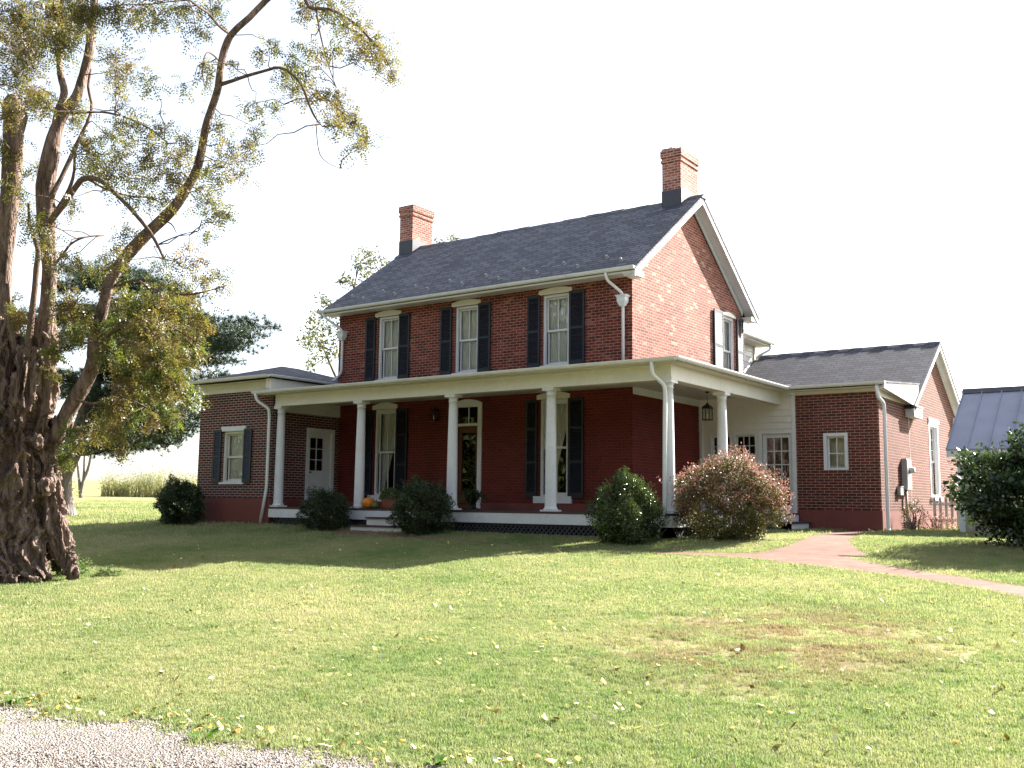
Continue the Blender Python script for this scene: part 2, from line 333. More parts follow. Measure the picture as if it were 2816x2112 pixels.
# ---------------------------------------------------------------- the farmhouse
HOUSE = empty('brick_farmhouse', (-4.0, 1.0, 0.0), 'red brick farmhouse with grey shingle roof, two chimneys, side wings and a white columned porch', 'house')
class Front:                     # wall facing -y at y=c : (u, n outward, z)
    def __init__(s, c): s.c = c
    def P(s, u, n, z): return (u, s.c-n, z)
class Side:                      # wall facing +x at x=c
    def __init__(s, c): s.c = c
    def P(s, u, n, z): return (s.c+n, u, z)
def fb(mb, f, u0, u1, n0, n1, z0, z1):
    a = f.P(u0, n0, z0); b = f.P(u1, n1, z1); mb.box(a[0], b[0], a[1], b[1], a[2], b[2])
def wall_panel(mb, f, u0, u1, z0, z1, holes, rev=.16):
    us = sorted({u0, u1, *[h[0] for h in holes], *[h[1] for h in holes]}); zs = sorted({z0, z1, *[h[2] for h in holes], *[h[3] for h in holes]})
    for a, b in zip(us[:-1], us[1:]):
        for c, d in zip(zs[:-1], zs[1:]):
            um, zm = (a+b)/2, (c+d)/2
            if any(h[0] < um < h[1] and h[2] < zm < h[3] for h in holes): continue
            mb.poly([f.P(a,0,c), f.P(b,0,c), f.P(b,0,d), f.P(a,0,d)])
    for h in holes:
        q = [(h[0],h[2]),(h[1],h[2]),(h[1],h[3]),(h[0],h[3])]
        for i in range(4):
            (a, c), (b, d) = q[i], q[(i+1) % 4]; mb.poly([f.P(a,0,c), f.P(b,0,d), f.P(b,-rev,d), f.P(a,-rev,c)])
def part(mb, name, mat, parent=None): return mb.build(name, mat, parent if parent is not None else HOUSE)
def arch_head(mb, f, u0, u1, z0, zend, zmid, n0, n1, k=14):
    pts = [f.P(u0, n0, z0), f.P(u1, n0, z0)]
    for i in range(k+1):
        t = i/k; u = u1+(u0-u1)*t; pts.append(f.P(u, n0, zend+(zmid-zend)*(1-(2*t-1)**2)))
    d = np.array(f.P(0, n1, 0))-np.array(f.P(0, n0, 0)); mb.extrude(pts, d)
def curtain_mesh(f, u0, u1, z0, z1, n, style):
    V = []; F = []; A, B = 64, 16
    for j in range(B+1):
        t = j/B; z = z0+(z1-z0)*t
        for i in range(A+1):
            s = i/A; w_ = 1.0
            if style == 'swag': w_ = .22+.78*max(0, (t-.12)/.88)**.9 if t > .12 else .22
            u = u0+(u1-u0)*s*w_
            V.append(f.P(u, n+.022*math.sin(s*55+1.2*math.sin(3*t+s*7))*(1.2-w_*.4)+.01*math.sin(s*17+t*4), z))
    for j in range(B):
        for i in range(A): a = j*(A+1)+i; F.append((a, a+1, a+A+2, a+A+1))
    return V, F
def window(f, u0, u1, z0, z1, casing='white', cw=.065, mid=None, vm=(1, 1), hm=(0, 0), curtain='full', sill=(.06, .04, .09), head=None, rec=.05, glassy=True, cased_out=.0, cmat='curtain', sashm='white'):
    mb = MB(); fb(mb, f, u0, u0+cw, -rec-.07, -rec+cased_out, z0, z1); fb(mb, f, u1-cw, u1, -rec-.07, -rec+cased_out, z0, z1)
    fb(mb, f, u0+cw, u1-cw, -rec-.07, -rec+cased_out, z1-cw, z1); fb(mb, f, u0+cw, u1-cw, -rec-.07, -rec+cased_out, z0, z0+cw*.6)
    win = part(mb, 'window', M[casing])
    a0, a1, b0, b1 = u0+cw, u1-cw, z0+cw*.6, z1-cw; zm = mid if mid else (b0+b1)/2
    for k, (s0, s1, n, vmn, hmn) in enumerate(((zm-.02, b1, -rec-.075, vm[0], hm[0]), (b0, zm+.02, -rec-.11, vm[1], hm[1]))):
        if mid == 'none' and k: continue
        mb = MB(); r = .042; th = .032
        fb(mb, f, a0, a0+r, n-th, n, s0, s1); fb(mb, f, a1-r, a1, n-th, n, s0, s1); fb(mb, f, a0+r, a1-r, n-th, n, s1-r, s1); fb(mb, f, a0+r, a1-r, n-th, n, s0, s0+r*1.2)
        for i in range(vmn): c = a0+r+(a1-a0-2*r)*(i+1)/(vmn+1); fb(mb, f, c-.011, c+.011, n-th+.003, n-.004, s0+r, s1-r)
        for i in range(hmn): c = s0+r+(s1-s0-2*r)*(i+1)/(hmn+1); fb(mb, f, a0+r, a1-r, n-th+.005, n-.006, c-.011, c+.011)
        part(mb, 'sash', M[sashm], win)
        mb = MB(); mb.poly([f.P(a0+r*.5, n-th*.6, s0+r*.5), f.P(a1-r*.5, n-th*.6, s0+r*.5), f.P(a1-r*.5, n-th*.6, s1-r*.5), f.P(a0+r*.5, n-th*.6, s1-r*.5)])
        part(mb, 'pane', M['glass'], win)
    if curtain:
        if curtain == 'full':
            V1, F1 = curtain_mesh(f, a0-.02, (a0+a1)/2-.012, b0, b1, -rec-.17, 'full'); V2, F2 = curtain_mesh(f, (a0+a1)/2+.012, a1+.02, b0, b1, -rec-.17, 'full')
            V = V1+V2; F = F1+[tuple(i+len(V1) for i in q) for q in F2]
        else: V, F = curtain_mesh(f, a0-.02, a1+.02, b0, b1, -rec-.22, curtain)
        fastmesh('curtain', V, F, M[cmat], win, smooth=True)
    if sill:
        mb = MB(); fb(mb, f, u0-sill[0], u1+sill[0], -rec-.05, sill[1], z0-sill[2], z0-.001); part(mb, 'sill', M['white'], win)
    if head:
        mb = MB()
        if head[0] == 'arch': arch_head(mb, f, u0-head[1], u1+head[1], z1+.001, z1+head[2], z1+head[3], -.09, .035)
        else: fb(mb, f, u0-head[1], u1+head[1], -.08, .035, z1+.001, z1+head[2])
        part(mb, 'lintel', M['cream' if head[0] == 'arch' else 'white'], win)
    return win
def shutter(f, u0, u1, z0, z1, rails=(.5,), n0=.02, mat='shutter', slatmat=None, tilt=.016):
    mb = MB(); st = .05; th = .035
    fb(mb, f, u0, u0+st, n0, n0+th, z0, z1); fb(mb, f, u1-st, u1, n0, n0+th, z0, z1)
    cuts = [z0+.13]+[z0+(z1-z0)*r for r in rails]+[z1-.07]
    fb(mb, f, u0+st, u1-st, n0+.001, n0+th-.001, z0, z0+.13); fb(mb, f, u0+st, u1-st, n0+.001, n0+th-.001, z1-.07, z1)
    for r in rails: zc = z0+(z1-z0)*r; fb(mb, f, u0+st, u1-st, n0+.001, n0+th-.001, zc-.03, zc+.03)
    sh = part(mb, 'shutter', M['shutter_frame'] if slatmat else M[mat])
    mb = MB(); z = z0+.14
    while z < z1-.09:
        if True:
            p = [f.P(u0+st, n0+.004, z+.034), f.P(u0+st, n0+th-.006, z), f.P(u0+st, n0+th-.002, z+.006), f.P(u0+st, n0+.008, z+.04)]
            mb.extrude(p, np.array(f.P(u1-st, 0, 0))-np.array(f.P(u0+st, 0, 0)))
        z += .042
    part(mb, 'louvre', M[slatmat or mat], sh); sh.children[0]['kind'] = 'part' if False else sh.children[0].get('kind', 'part'); del sh.children[0]['kind']
    return sh

W, D = 9.594, 6.513
FR = Front(0.0); SD = Side(0.0); WF = Front(3.564); WS = Side(4.54); LF = Front(-2.476); LS = Side(-9.47)
UPW = [(-8.06, -7.30), (-5.30, -4.54), (-2.52, -1.75)]
LOW = [(-8.10, -7.32), (-2.58, -1.77)]
# -- main block walls: bare brick above the porch, painted brick below it
mb = MB(); wall_panel(mb, FR, -W, 0, 3.5, 5.93, [(a, b, 3.93, 5.70) for a, b in UPW])
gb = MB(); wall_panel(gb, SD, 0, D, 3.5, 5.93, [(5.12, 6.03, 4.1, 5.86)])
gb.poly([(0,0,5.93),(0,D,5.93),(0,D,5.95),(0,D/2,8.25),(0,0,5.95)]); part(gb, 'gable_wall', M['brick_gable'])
mb.poly([(-W,0,3.5),(-W,0,5.93),(-W,D/2,8.25),(-W,D,5.93),(-W,D,3.5)]); mb.poly([(0,D,3.5),(-W,D,3.5),(-W,D,5.93),(0,D,5.93)])
part(mb, 'brick_wall', M['brick'])
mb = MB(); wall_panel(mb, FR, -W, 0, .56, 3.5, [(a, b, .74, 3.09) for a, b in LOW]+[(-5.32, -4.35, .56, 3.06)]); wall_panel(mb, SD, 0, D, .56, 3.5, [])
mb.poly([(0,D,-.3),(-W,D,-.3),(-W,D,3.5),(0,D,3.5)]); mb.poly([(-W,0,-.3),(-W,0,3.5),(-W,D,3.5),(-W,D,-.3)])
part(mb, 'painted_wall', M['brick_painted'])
mb = MB(); mb.box(-W, -5.33, -.03, .3, -.3, .56); mb.box(-4.34, .03, -.03, .3, -.3, .56); mb.box(-.3, .03, .3, D, -.3, .56); part(mb, 'foundation', M['base'])
# rooms behind the panes: floors, back partitions (dark inside)
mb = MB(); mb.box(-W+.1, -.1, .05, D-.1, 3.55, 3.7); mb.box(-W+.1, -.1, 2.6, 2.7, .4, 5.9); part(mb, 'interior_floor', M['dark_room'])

# -- main roof
xr0, xr1 = -W-.34, .34
prof = [(-.47,5.965),(D/2,8.635),(D+.47,5.965),(D+.47,5.90),(D/2,8.56),(-.47,5.90)]
mb = MB(); mb.extrude([(xr0, y, z) for y, z in prof], (xr1-xr0, 0, 0)); ROOF = part(mb, 'roof', M['shingle'])
mb = MB(); nseg = 26
for i in range(nseg):                                     # ridge cap shingles
    a = xr0+(xr1-xr0)*i/nseg; b = a+(xr1-xr0)/nseg+.02; dz = .012*(i % 2)+.01*math.sin(i*.8)
    mb.extrude([(a, D/2-.15, 8.530+dz*.4), (a, D/2, 8.643+dz), (a, D/2+.15, 8.530+dz*.4)], (b-a, 0, 0))
part(mb, 'ridge_cap', M['shingle'], ROOF)
def rake(yz, x0, x1, drop, name='rake_board', mat='white'):
    mb = MB()
    for (a, b) in zip(yz[:-1], yz[1:]): mb.extrude([(x0, a[0], a[1]), (x0, b[0], b[1]), (x0, b[0], b[1]-drop), (x0, a[0], a[1]-drop)], (x1-x0, 0, 0))
    return part(mb, name, M[mat])
rk = [(-.46,5.90),(D/2,8.555),(D+.46,5.90)]
rake(rk, .285, .325, .15); rake([(y, z-.03) for y, z in rk], .0, .286, .03, 'rake_soffit'); rake([(y, z-.06) for y, z in [(0,6.19),(D/2,8.555),(D,6.19)]], .001, .035, .16, 'frieze_board')
rake(rk, -W-.325, -W-.285, .15)
mb = MB(); mb.box(-W-.3, .30, -.42, 0, 5.875, 5.925); mb.box(-W-.3, .30, -.45, -.42, 5.86, 5.955); mb.box(0.002, .3, -.42, .02, 5.80, 5.875); part(mb, 'eave_soffit', M['cream'])
mb = MB(); mb.box(-W-.3, .3, D, D+.45, 5.875, 5.925); mb.box(0.002, .3, D-.02, D+.42, 5.80, 5.875); part(mb, 'eave_soffit', M['cream'])
def gutter_x(x0, x1, y, z, r=.062, name='gutter'):
    mb = MB(); pts = [(x0, y-r*math.cos(a), z-r*1.15*math.sin(a)) for a in np.linspace(0, math.pi, 9)]
    mb.extrude(pts, (x1-x0, 0, 0)); mb.box(x0, x1, y-r-.008, y-r+.004, z-.012, z+.006)
    x = x0+.5
    while x < x1: mb.tube([(x, y-r*math.cos(a)*1.06, z-r*1.2*math.sin(a)) for a in np.linspace(0, 2.6, 6)], .006, 4); x += .82
    return part(mb, name, M['gutter'])
def gutter_y(y0, y1, x, z, r=.062, name='gutter'):
    mb = MB(); pts = [(x+r*math.cos(a), y0, z-r*1.15*math.sin(a)) for a in np.linspace(0, math.pi, 9)]
    mb.extrude(pts, (0, y1-y0, 0)); mb.box(x+r-.004, x+r+.008, y0, y1, z-.012, z+.006)
    y = y0+.4
    while y < y1: mb.tube([(x+r*math.cos(a)*1.06, y, z-r*1.2*math.sin(a)) for a in np.linspace(0, 2.6, 6)], .006, 4); y += .82
    return part(mb, name, M['gutter'])
gutter_x(-W-.33, .33, -.50, 5.985)
def snow(x, up):
    y = .22 if up else -.08; z = 5.965+.7135*(y+.47)+.004
    mb = MB(); mb.box(-.035, .035, -.01, .01, 0, .055); mb.box(-.03, .03, -.05, .06, -.01, .012); mb.lathe((0, 0, .055), [(.036, 0), (.036, .012), (.02, .03)], 8)
    o = mb.build('snow_guard', M['grey_metal'], HOUSE, (x, y, z)); o.rotation_euler[0] = math.atan(.7135); return o
sg = snow(-9.31, True)
for k in range(1, 8):
    c = sg.copy(); COL.objects.link(c); c.location[0] = sg.location[0]+1.215*k
for k in range(8):
    c = sg.copy(); COL.objects.link(c); c.location = (sg.location[0]+.72+1.19*k, sg.location[1]-.28, sg.location[2]-.20)

# -- chimneys
def chimney(x0, x1, y0, y1, ztop, broken):
    mb = MB(); zb = 7.7; e = .028
    mb.box(x0, x1, y0, y1, zb, ztop-.34); mb.box(x0-e, x1+e, y0-e, y1+e, ztop-.34, ztop-.27); mb.box(x0-e*.3, x1+e*.3, y0-e*.3, y1+e*.3, ztop-.27, ztop-.20)
    mb.box(x0-e*1.3, x1+e*1.3, y0-e*1.3, y1+e*1.3, ztop-.20, ztop)
    if broken:
        for i in range(7):
            a = y0+(y1-y0)*(i+.1)/7; mb.box(x0-.01, x0+.13, a, a+.11, ztop, ztop+random.choice([.0,.05,.065])+.002)
            mb.box(x1-.13, x1+.01, a+.02, a+.12, ztop, ztop+random.choice([.0,.04,.062])+.002)
        for i in range(3): a = x0+.13+i*.09; mb.box(a, a+.08, y0-.01, y0+.1, ztop, ztop+[.05,.065,.03][i])
    c = part(mb, 'chimney', M['brick_chim'], ROOF)
    mb = MB(); p = .012; mb.extrude([(x0-p, y0-p, 7.9), (x1+p, y0-p, 7.9), (x1+p, y0-p, 8.80), (x0-p, y0-p, 8.80)], (0, p*.9, 0))
    for xx in (x0-p, x1): mb.extrude([(xx, y0-p, 8.0), (xx, y1, 8.0), (xx, y1, 8.75), (xx, y0+.25, 8.86), (xx, y0-p, 8.80)], (p, 0, 0))
    mb.extrude([(x0-.05, y0-.22, 5.965+.7135*(y0-.22+.47)+.012), (x1+.05, y0-.22, 5.965+.7135*(y0-.22+.47)+.012), (x1+.05, y0+.1, 5.965+.7135*(y0+.1+.47)+.012), (x0-.05, y0+.1, 5.965+.7135*(y0+.1+.47)+.012)], (0, 0, .01))
    part(mb, 'flashing', M['flash'], ROOF); return c
chimney(-9.96, -9.42, 2.88, 3.86, 9.93, False); chimney(-.66, -.12, 2.88, 3.92, 9.90, True)

# -- windows of the main block
for a, b in UPW:
    window(FR, a, b, 3.93, 5.70, mid=4.80, head=('arch', .10, .10, .16), cmat='curtain')
shu = [(-8.49,-8.13),(-7.25,-6.86),(-5.76,-5.38),(-4.50,-4.10),(-2.95,-2.57),(-1.71,-1.28)]
for a, b in shu: shutter(FR, a, b, 3.88, 5.71)
for a, b in LOW:
    window(FR, a, b, .74, 3.09, mid=1.91, curtain='swag', head=('arch', .07, .11, .18), sill=(.14, .06, .17))
for a, b in [(-8.49,-8.15),(-7.27,-6.86),(-2.96,-2.63),(-1.72,-1.30)]: shutter(FR, a, b, .70, 3.09, rails=(.36, .70))
window(SD, 5.12, 6.03, 4.1, 5.80, mid=4.85, head=('arch', .02, .02, .12), sill=None)
shutter(SD, 4.50, 5.08, 3.90, 5.86, n0=.03); shutter(SD, 6.06, 6.50, 3.90, 5.86, n0=.03)

# -- front door
mb = MB()
fb(mb, FR, -5.32, -5.19, -.06, .03, .42, 3.02); fb(mb, FR, -4.48, -4.35, -.06, .03, .42, 3.02); arch_head(mb, FR, -5.32, -4.35, 3.02, 3.12, 3.22, -.08, .03); fb(mb, FR, -5.19, -4.48, -.10, -.02, 2.53, 2.60)
fb(mb, FR, -4.845, -4.825, -.09, -.05, 2.60, 3.02)
door = part(mb, 'front_door', M['white'])
mb = MB(); fb(mb, FR, -5.19, -5.06, -.12, -.07, .42, 2.53); fb(mb, FR, -4.61, -4.48, -.12, -.07, .42, 2.53); fb(mb, FR, -5.06, -4.61, -.12, -.07, 2.36, 2.53); fb(mb, FR, -5.06, -4.61, -.12, -.07, .42, .80)
fb(mb, FR, -5.0, -4.67, -.07, -.058, .5, .72); part(mb, 'door_leaf', M['wood'], door)
mb = MB(); mb.poly([FR.P(-5.06,-.1,.8), FR.P(-4.61,-.1,.8), FR.P(-4.61,-.1,2.36), FR.P(-5.06,-.1,2.36)]); mb.poly([FR.P(-5.19,-.075,2.6), FR.P(-4.48,-.075,2.6), FR.P(-4.48,-.075,3.02), FR.P(-5.19,-.075,3.02)]); part(mb, 'pane', M['glass'], door)
mb = MB(); mb.tube([(-4.57,.065,1.38),(-4.57,.02,1.36),(-4.57,.015,1.24),(-4.57,.065,1.2)], .012, 6); part(mb, 'door_handle', M['iron'], door)
mb = MB(); mb.box(-5.3, -4.3, -1.05, -.35, .403, .42); tag(mb.build('doormat', M['iron']), 'dark doormat before the brown front door', 'doormat')
mb = MB(); mb.box(-9.3, -8.6, -1.15, -.35, .403, .42); tag(mb.build('doormat', M['iron']), 'dark mat before the white side door at the porch end', 'doormat')
# wall lantern beside the door
mb = MB(); mb.box(-5.88, -5.80, -.04, 0, 2.82, 3.0); mb.tube([(-5.84,-.03,2.93),(-5.84,-.1,3.02),(-5.84,-.14,3.0)], .01, 6)
for dx in (-.08, .08):
    for dy in (-.06, -.22): mb.box(-5.84+dx-.007, -5.84+dx+.007, dy-.007, dy+.007, 2.70, 2.94)
mb.box(-5.93, -5.75, -.24, -.05, 2.69, 2.705); mb.lathe((-5.84,-.14,2.94), [(.13,0),(.10,.03),(.03,.08),(.01,.1)], 12); wl = part(mb, 'wall_lantern', M['iron'])
mb = MB(); mb.lathe((-5.84,-.14,2.705), [(.02,0),(.02,.13)], 8); part(mb, 'candle_tube', M['curtain'], wl)

# -- porch
mb = MB(); mb.box(-9.45, 2.2, -2.51, 0, .355, .40); mb.box(.03, 2.2, 0, 3.56, .355, .40); part(mb, 'porch_floor', M['deck'])
mb = MB(); mb.box(-9.46, 2.21, -2.50, -2.47, .13, .352); mb.box(2.17, 2.205, -2.47, 2.2, .13, .352); part(mb, 'porch_skirt', M['white'])
mb = MB()
def lattice(p0, ux, L, z0, z1, nrm):
    h = z1-z0; s = -h
    while s < L:
        for sg_ in (1, -1):
            a, b = (s, s+h) if sg_ > 0 else (s+h, s); off = .006*sg_
            t0 = 0; za, zb = z0, z1
            P_ = lambda u, z: np.array(p0)+np.array(ux)*min(max(u, 0), L)+np.array(nrm)*off+np.array([0,0,z-p0[2]])
            if min(a, b) > -.02 and max(a, b) < L+.02:
                q0, q1 = P_(a, za), P_(b, zb); w_ = np.array(ux)*.022; mb.extrude([q0-w_, q0+w_, q1+w_, q1-w_], np.array(nrm)*.008)
        s += .115
lattice((-9.4,-2.45,-.25), (1,0,0), 11.55, -.25, .13, (0,-1,0)); lattice((2.15,-2.4,-.25), (0,1,0), 5.0, -.25, .13, (1,0,0)); part(mb, 'lattice', M['lattice'])
# beams, ceiling, soffit, roof
mb = MB(); mb.box(-9.42, 2.19, -2.43, -2.19, 3.042, 3.36); mb.box(1.95, 2.19, -2.19, 3.56, 3.042, 3.36); mb.box(-9.42, 2.2, -2.445, -2.43, 3.045, 3.10); mb.box(2.19, 2.205, -2.445, 3.56, 3.045, 3.10); part(mb, 'porch_beam', M['cream'])
mb = MB(); mb.box(-9.42, 1.95, -2.19, -.001, 3.27, 3.30); mb.box(.001, 1.95, -.001, 3.56, 3.27, 3.30); part(mb, 'porch_ceiling', M['ceil'])
mb = MB(); fb(mb, SD, .01, 3.54, .002, .03, 3.10, 3.268); part(mb, 'frieze_board', M['white'])
mb = MB(); fb(mb, Side(-9.47), -2.18, -.01, .002, .03, 2.93, 3.268); part(mb, 'frieze_board', M['ceil'])
mb = MB(); mb.box(-9.85, 2.42, -2.72, -2.43, 3.345, 3.375); mb.box(2.19, 2.42, -2.43, 3.30, 3.345, 3.375); part(mb, 'porch_soffit', M['cream'])
mb = MB(); th = (0, 0, -.035)
mb.extrude([(-9.87,-2.77,3.425),(2.47,-2.77,3.425),(0,0,3.80),(-9.55,0,3.80),(-9.55,-2.0,3.53),(-9.87,-2.0,3.53)], th); mb.extrude([(2.47,-2.77,3.425),(2.47,4.4,3.425),(0,4.4,3.80),(0,0,3.80)], th)
part(mb, 'porch_roof', M['shingle_l'])
gutter_x(-9.9, 2.52, -2.80, 3.43); gutter_y(-2.86, 3.30, 2.50, 3.43)
# columns
mb = MB(); mb.box(-.165, .165, -.165, .165, 0, .035)
mb.lathe((0,0,.035), [(.155,0),(.158,.015),(.15,.03),(.135,.045),(.128,.07),(.124,.3),(.120,1.0),(.112,1.7),(.102,2.3),(.100,2.44),(.112,2.445),(.112,2.465),(.101,2.47),(.101,2.50),(.125,2.53),(.13,2.545)], 28)
mb.box(-.145, .145, -.145, .145, 2.58, 2.642)
col0 = mb.build('porch_column', M['white'], HOUSE, (-9.30, -2.31, .40))
for x, y in ((-6.37,-2.31),(-3.44,-2.31),(-.727,-2.31),(2.06,-2.31),(2.06,.30)):
    c = col0.copy(); COL.objects.link(c); c.location = (x+4.0, y-1.0, .40)
# front steps
mb = MB(); mb.box(-5.62, -4.42, -2.80, -2.52, -.3, .165); mb.box(-5.85, -4.24, -3.10, -2.81, -.4, -.02); ps = part(mb, 'porch_steps', M['white'])
mb = MB(); mb.box(-5.65, -4.39, -2.84, -2.512, .168, .20); mb.box(-5.88, -4.21, -3.14, -2.805, -.017, .015); part(mb, 'tread', M['deck'], ps)
# side steps by the glazed door
mb = MB(); mb.box(2.2, 2.60, 2.25, 3.5, -.2, .16); mb.box(2.2, 2.86, 2.25, 3.5, -.2, .0); s2 = part(mb, 'side_steps', M['lattice'])
mb = MB(); mb.box(2.205, 2.62, 2.22, 3.5, .358, .40); mb.box(2.605, 2.92, 2.22, 3.5, .165, .195); mb.box(2.21, 2.60, 2.25, 3.5, .165, .355); part(mb, 'tread', M['lattice'], s2)
mb = MB(); mb.box(2.602, 2.618, 2.36, 3.45, .20, .352); mb.box(2.863, 2.88, 2.28, 3.4, .0, .16); part(mb, 'riser', M['white'], s2)

# -- downspouts
def downspout(pts, r=.036, head=None):
    mb = MB(); P_ = [np.array(pts[0], float)]
    for i in range(1, len(pts)-1):
        a, b, c = map(np.array, (pts[i-1], pts[i], pts[i+1])); d1 = a-b; d2 = c-b; l = min(.09, np.linalg.norm(d1)*.4, np.linalg.norm(d2)*.4)
        p1 = b+d1/np.linalg.norm(d1)*l; p2 = b+d2/np.linalg.norm(d2)*l
        for t in (0, .33, .66, 1): P_.append((1-t)**2*p1+2*t*(1-t)*b+t*t*p2)
    P_.append(np.array(pts[-1], float)); mb.tube(P_, r, 10); d = part(mb, 'downspout', M['gutter'])
    if head:
        x, y, z = head; mb = MB()
        for (s0, za, s1, zb) in ((.15,.26,.12,.21),(.11,.21,.11,.11),(.11,.11,.06,0)):
            mb.rings([[(x+sx*s, y-.02+sy*s*.8, z+zz) for sx, sy in ((-1,-1),(1,-1),(1,1),(-1,1))] for s, zz in ((s1, zb), (s0, za))], smooth=False)
        part(mb, 'leader_head', M['white'], d)
    return d
downspout([(-.44,-.5,5.95),(-.42,-.46,5.75),(-.19,-.14,5.47),(-.19,-.10,5.3),(-.19,-.10,3.78)], head=(-.19,-.10,5.16))
downspout([(-9.80,-.5,5.95),(-9.74,-.46,5.80),(-9.36,-.14,5.45),(-9.36,-.10,5.3),(-9.36,-.10,4.22),(-9.6,-.12,4.0),(-9.75,-.15,3.98)], head=(-9.36,-.10,5.14))
downspout([(-9.78,-2.82,3.38),(-9.74,-2.78,3.18),(-9.50,-2.58,2.98),(-9.50,-2.55,2.8),(-9.50,-2.55,.9),(-9.64,-2.60,-.05)], r=.04)
downspout([(1.95,-2.80,3.38),(1.95,-2.78,3.12),(2.09,-2.52,2.92),(2.09,-2.49,2.7),(2.06,-2.49,.45),(2.0,-2.58,.2),(1.90,-2.60,-.18)], r=.04)
downspout([(4.60,3.26,3.38),(4.60,3.30,3.10),(4.70,3.42,2.95),(4.70,3.44,2.8),(4.70,3.46,.05),(4.78,3.40,.0)], r=.042)

# -- right wing: brick front, clapboard porch wall, gable behind
mb = MB(); wall_panel(mb, WF, 2.55, 4.54, .48, 3.28, [(3.23,3.81,1.43,2.31)]); wall_panel(mb, WS, 3.564, 11.9, .48, 3.08, [(8.35,9.45,.85,2.88)])
mb.poly([(4.54,3.564,3.08),(4.54,11.9,3.08),(4.54,11.9,3.24),(4.54,9.1,5.06),(4.54,6.5,3.38),(4.54,3.564,3.34)]); mb.poly([(4.54,11.9,-.3),(-3,11.9,-.3),(-3,11.9,3.2),(4.54,11.9,3.2)])
part(mb, 'wing_wall', M['brick_new'])
mb = MB(); mb.box(2.56, 4.56, 3.54, 3.8, -.3, .478); mb.box(4.3, 4.56, 3.8, 11.92, -.3, .478); part(mb, 'foundation', M['base'])
mb = MB(); fb(mb, WS, 6.262, 6.278, 0, .006, .48, 3.3); part(mb, 'expansion_joint', M['cream'])
mb = MB(); holes = [(.30,.88,1.80,2.37),(.95,1.55,1.80,2.37),(1.70,2.46,.40,2.34)]; wall_panel(mb, WF, 0.0, 2.47, .36, 2.46, holes)
z = 2.46
while z < 3.4:
    mb.poly([WF.P(0,.028,z), WF.P(2.47,.028,z), WF.P(2.47,.004,z+.155), WF.P(0,.004,z+.155)]); mb.poly([WF.P(0,0,z), WF.P(2.47,0,z), WF.P(2.47,.028,z), WF.P(0,.028,z)]); z += .155
part(mb, 'clapboard_wall', M['siding'])
mb = MB(); fb(mb, WF, 2.47, 2.56, -.1, .04, .36, 3.28); part(mb, 'corner_board', M['white']); mb = MB(); fb(mb, WF, 0.035, .11, 0, .04, .40, 3.09); part(mb, 'corner_board', M['white'])
for a, b in ((.30,.88),(.95,1.55)):
    w1 = window(WF, a, b, 1.80, 2.37, mid='none' if False else 1.81, vm=(2,0), hm=(1,0), curtain=None, sill=None, cw=.035, rec=.01, cased_out=.03)
mb = MB(); fb(mb, WF, 1.60, 1.70, -.05, .03, .40, 2.42); fb(mb, WF, 2.44, 2.47, -.05, .012, .40, 2.34); fb(mb, WF, 1.70, 2.47, -.05, .028, 2.34, 2.42); gd = part(mb, 'glazed_door', M['white'])
mb = MB(); a0, a1, b0, b1 = 1.70, 2.44, .40, 2.34
fb(mb, WF, a0, a0+.10, -.08, -.03, b0, b1); fb(mb, WF, a1-.08, a1, -.08, -.03, b0, b1); fb(mb, WF, a0+.1, a1-.08, -.08, -.03, b1-.1, b1); fb(mb, WF, a0+.1, a1-.08, -.08, -.03, b0, b0+.18)
for i in (1, 2): c = a0+.1+(a1-a0-.18)*i/3; fb(mb, WF, c-.011, c+.011, -.07, -.035, b0+.18, b1-.1)
for i in range(1, 5): c = b0+.18+(b1-b0-.28)*i/5; fb(mb, WF, a0+.1, a1-.08, -.068, -.037, c-.011, c+.011)
part(mb, 'door_leaf', M['white'], gd)
mb = MB(); mb.poly([WF.P(a0+.1,-.055,b0+.18), WF.P(a1-.08,-.055,b0+.18), WF.P(a1-.08,-.055,b1-.1), WF.P(a0+.1,-.055,b1-.1)]); part(mb, 'pane', M['glass'], gd)
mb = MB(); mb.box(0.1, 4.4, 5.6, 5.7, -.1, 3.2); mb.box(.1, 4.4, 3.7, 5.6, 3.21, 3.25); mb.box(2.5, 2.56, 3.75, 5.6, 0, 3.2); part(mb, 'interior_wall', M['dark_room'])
mb = MB(); fb(mb, WF, 3.18, 3.86, .001, .03, 2.31, 2.37); 
window(WF, 3.23, 3.81, 1.43, 2.31, mid=1.44, vm=(1,0), hm=(1,0), curtain=None, sill=None, cw=.075, rec=.0, cased_out=.02)
mb = MB(); mb.poly([WF.P(3.25,-.3,1.4), WF.P(3.79,-.3,1.4), WF.P(3.79,-.3,2.31), WF.P(3.25,-.3,2.31)]); part(mb, 'window_blind', M['blind'])
window(WS, 8.35, 9.45, .85, 2.88, mid=1.82, vm=(2,0), hm=(2,0), curtain=None, sill=(.06,.06,.1), head=('flat', .04, .12), cw=.10, rec=.03, cased_out=.04)
mb = MB(); mb.poly([WS.P(8.4,-.3,.85), WS.P(9.4,-.3,.85), WS.P(9.4,-.3,2.9), WS.P(8.4,-.3,2.9)]); part(mb, 'window_blind', M['blind'])
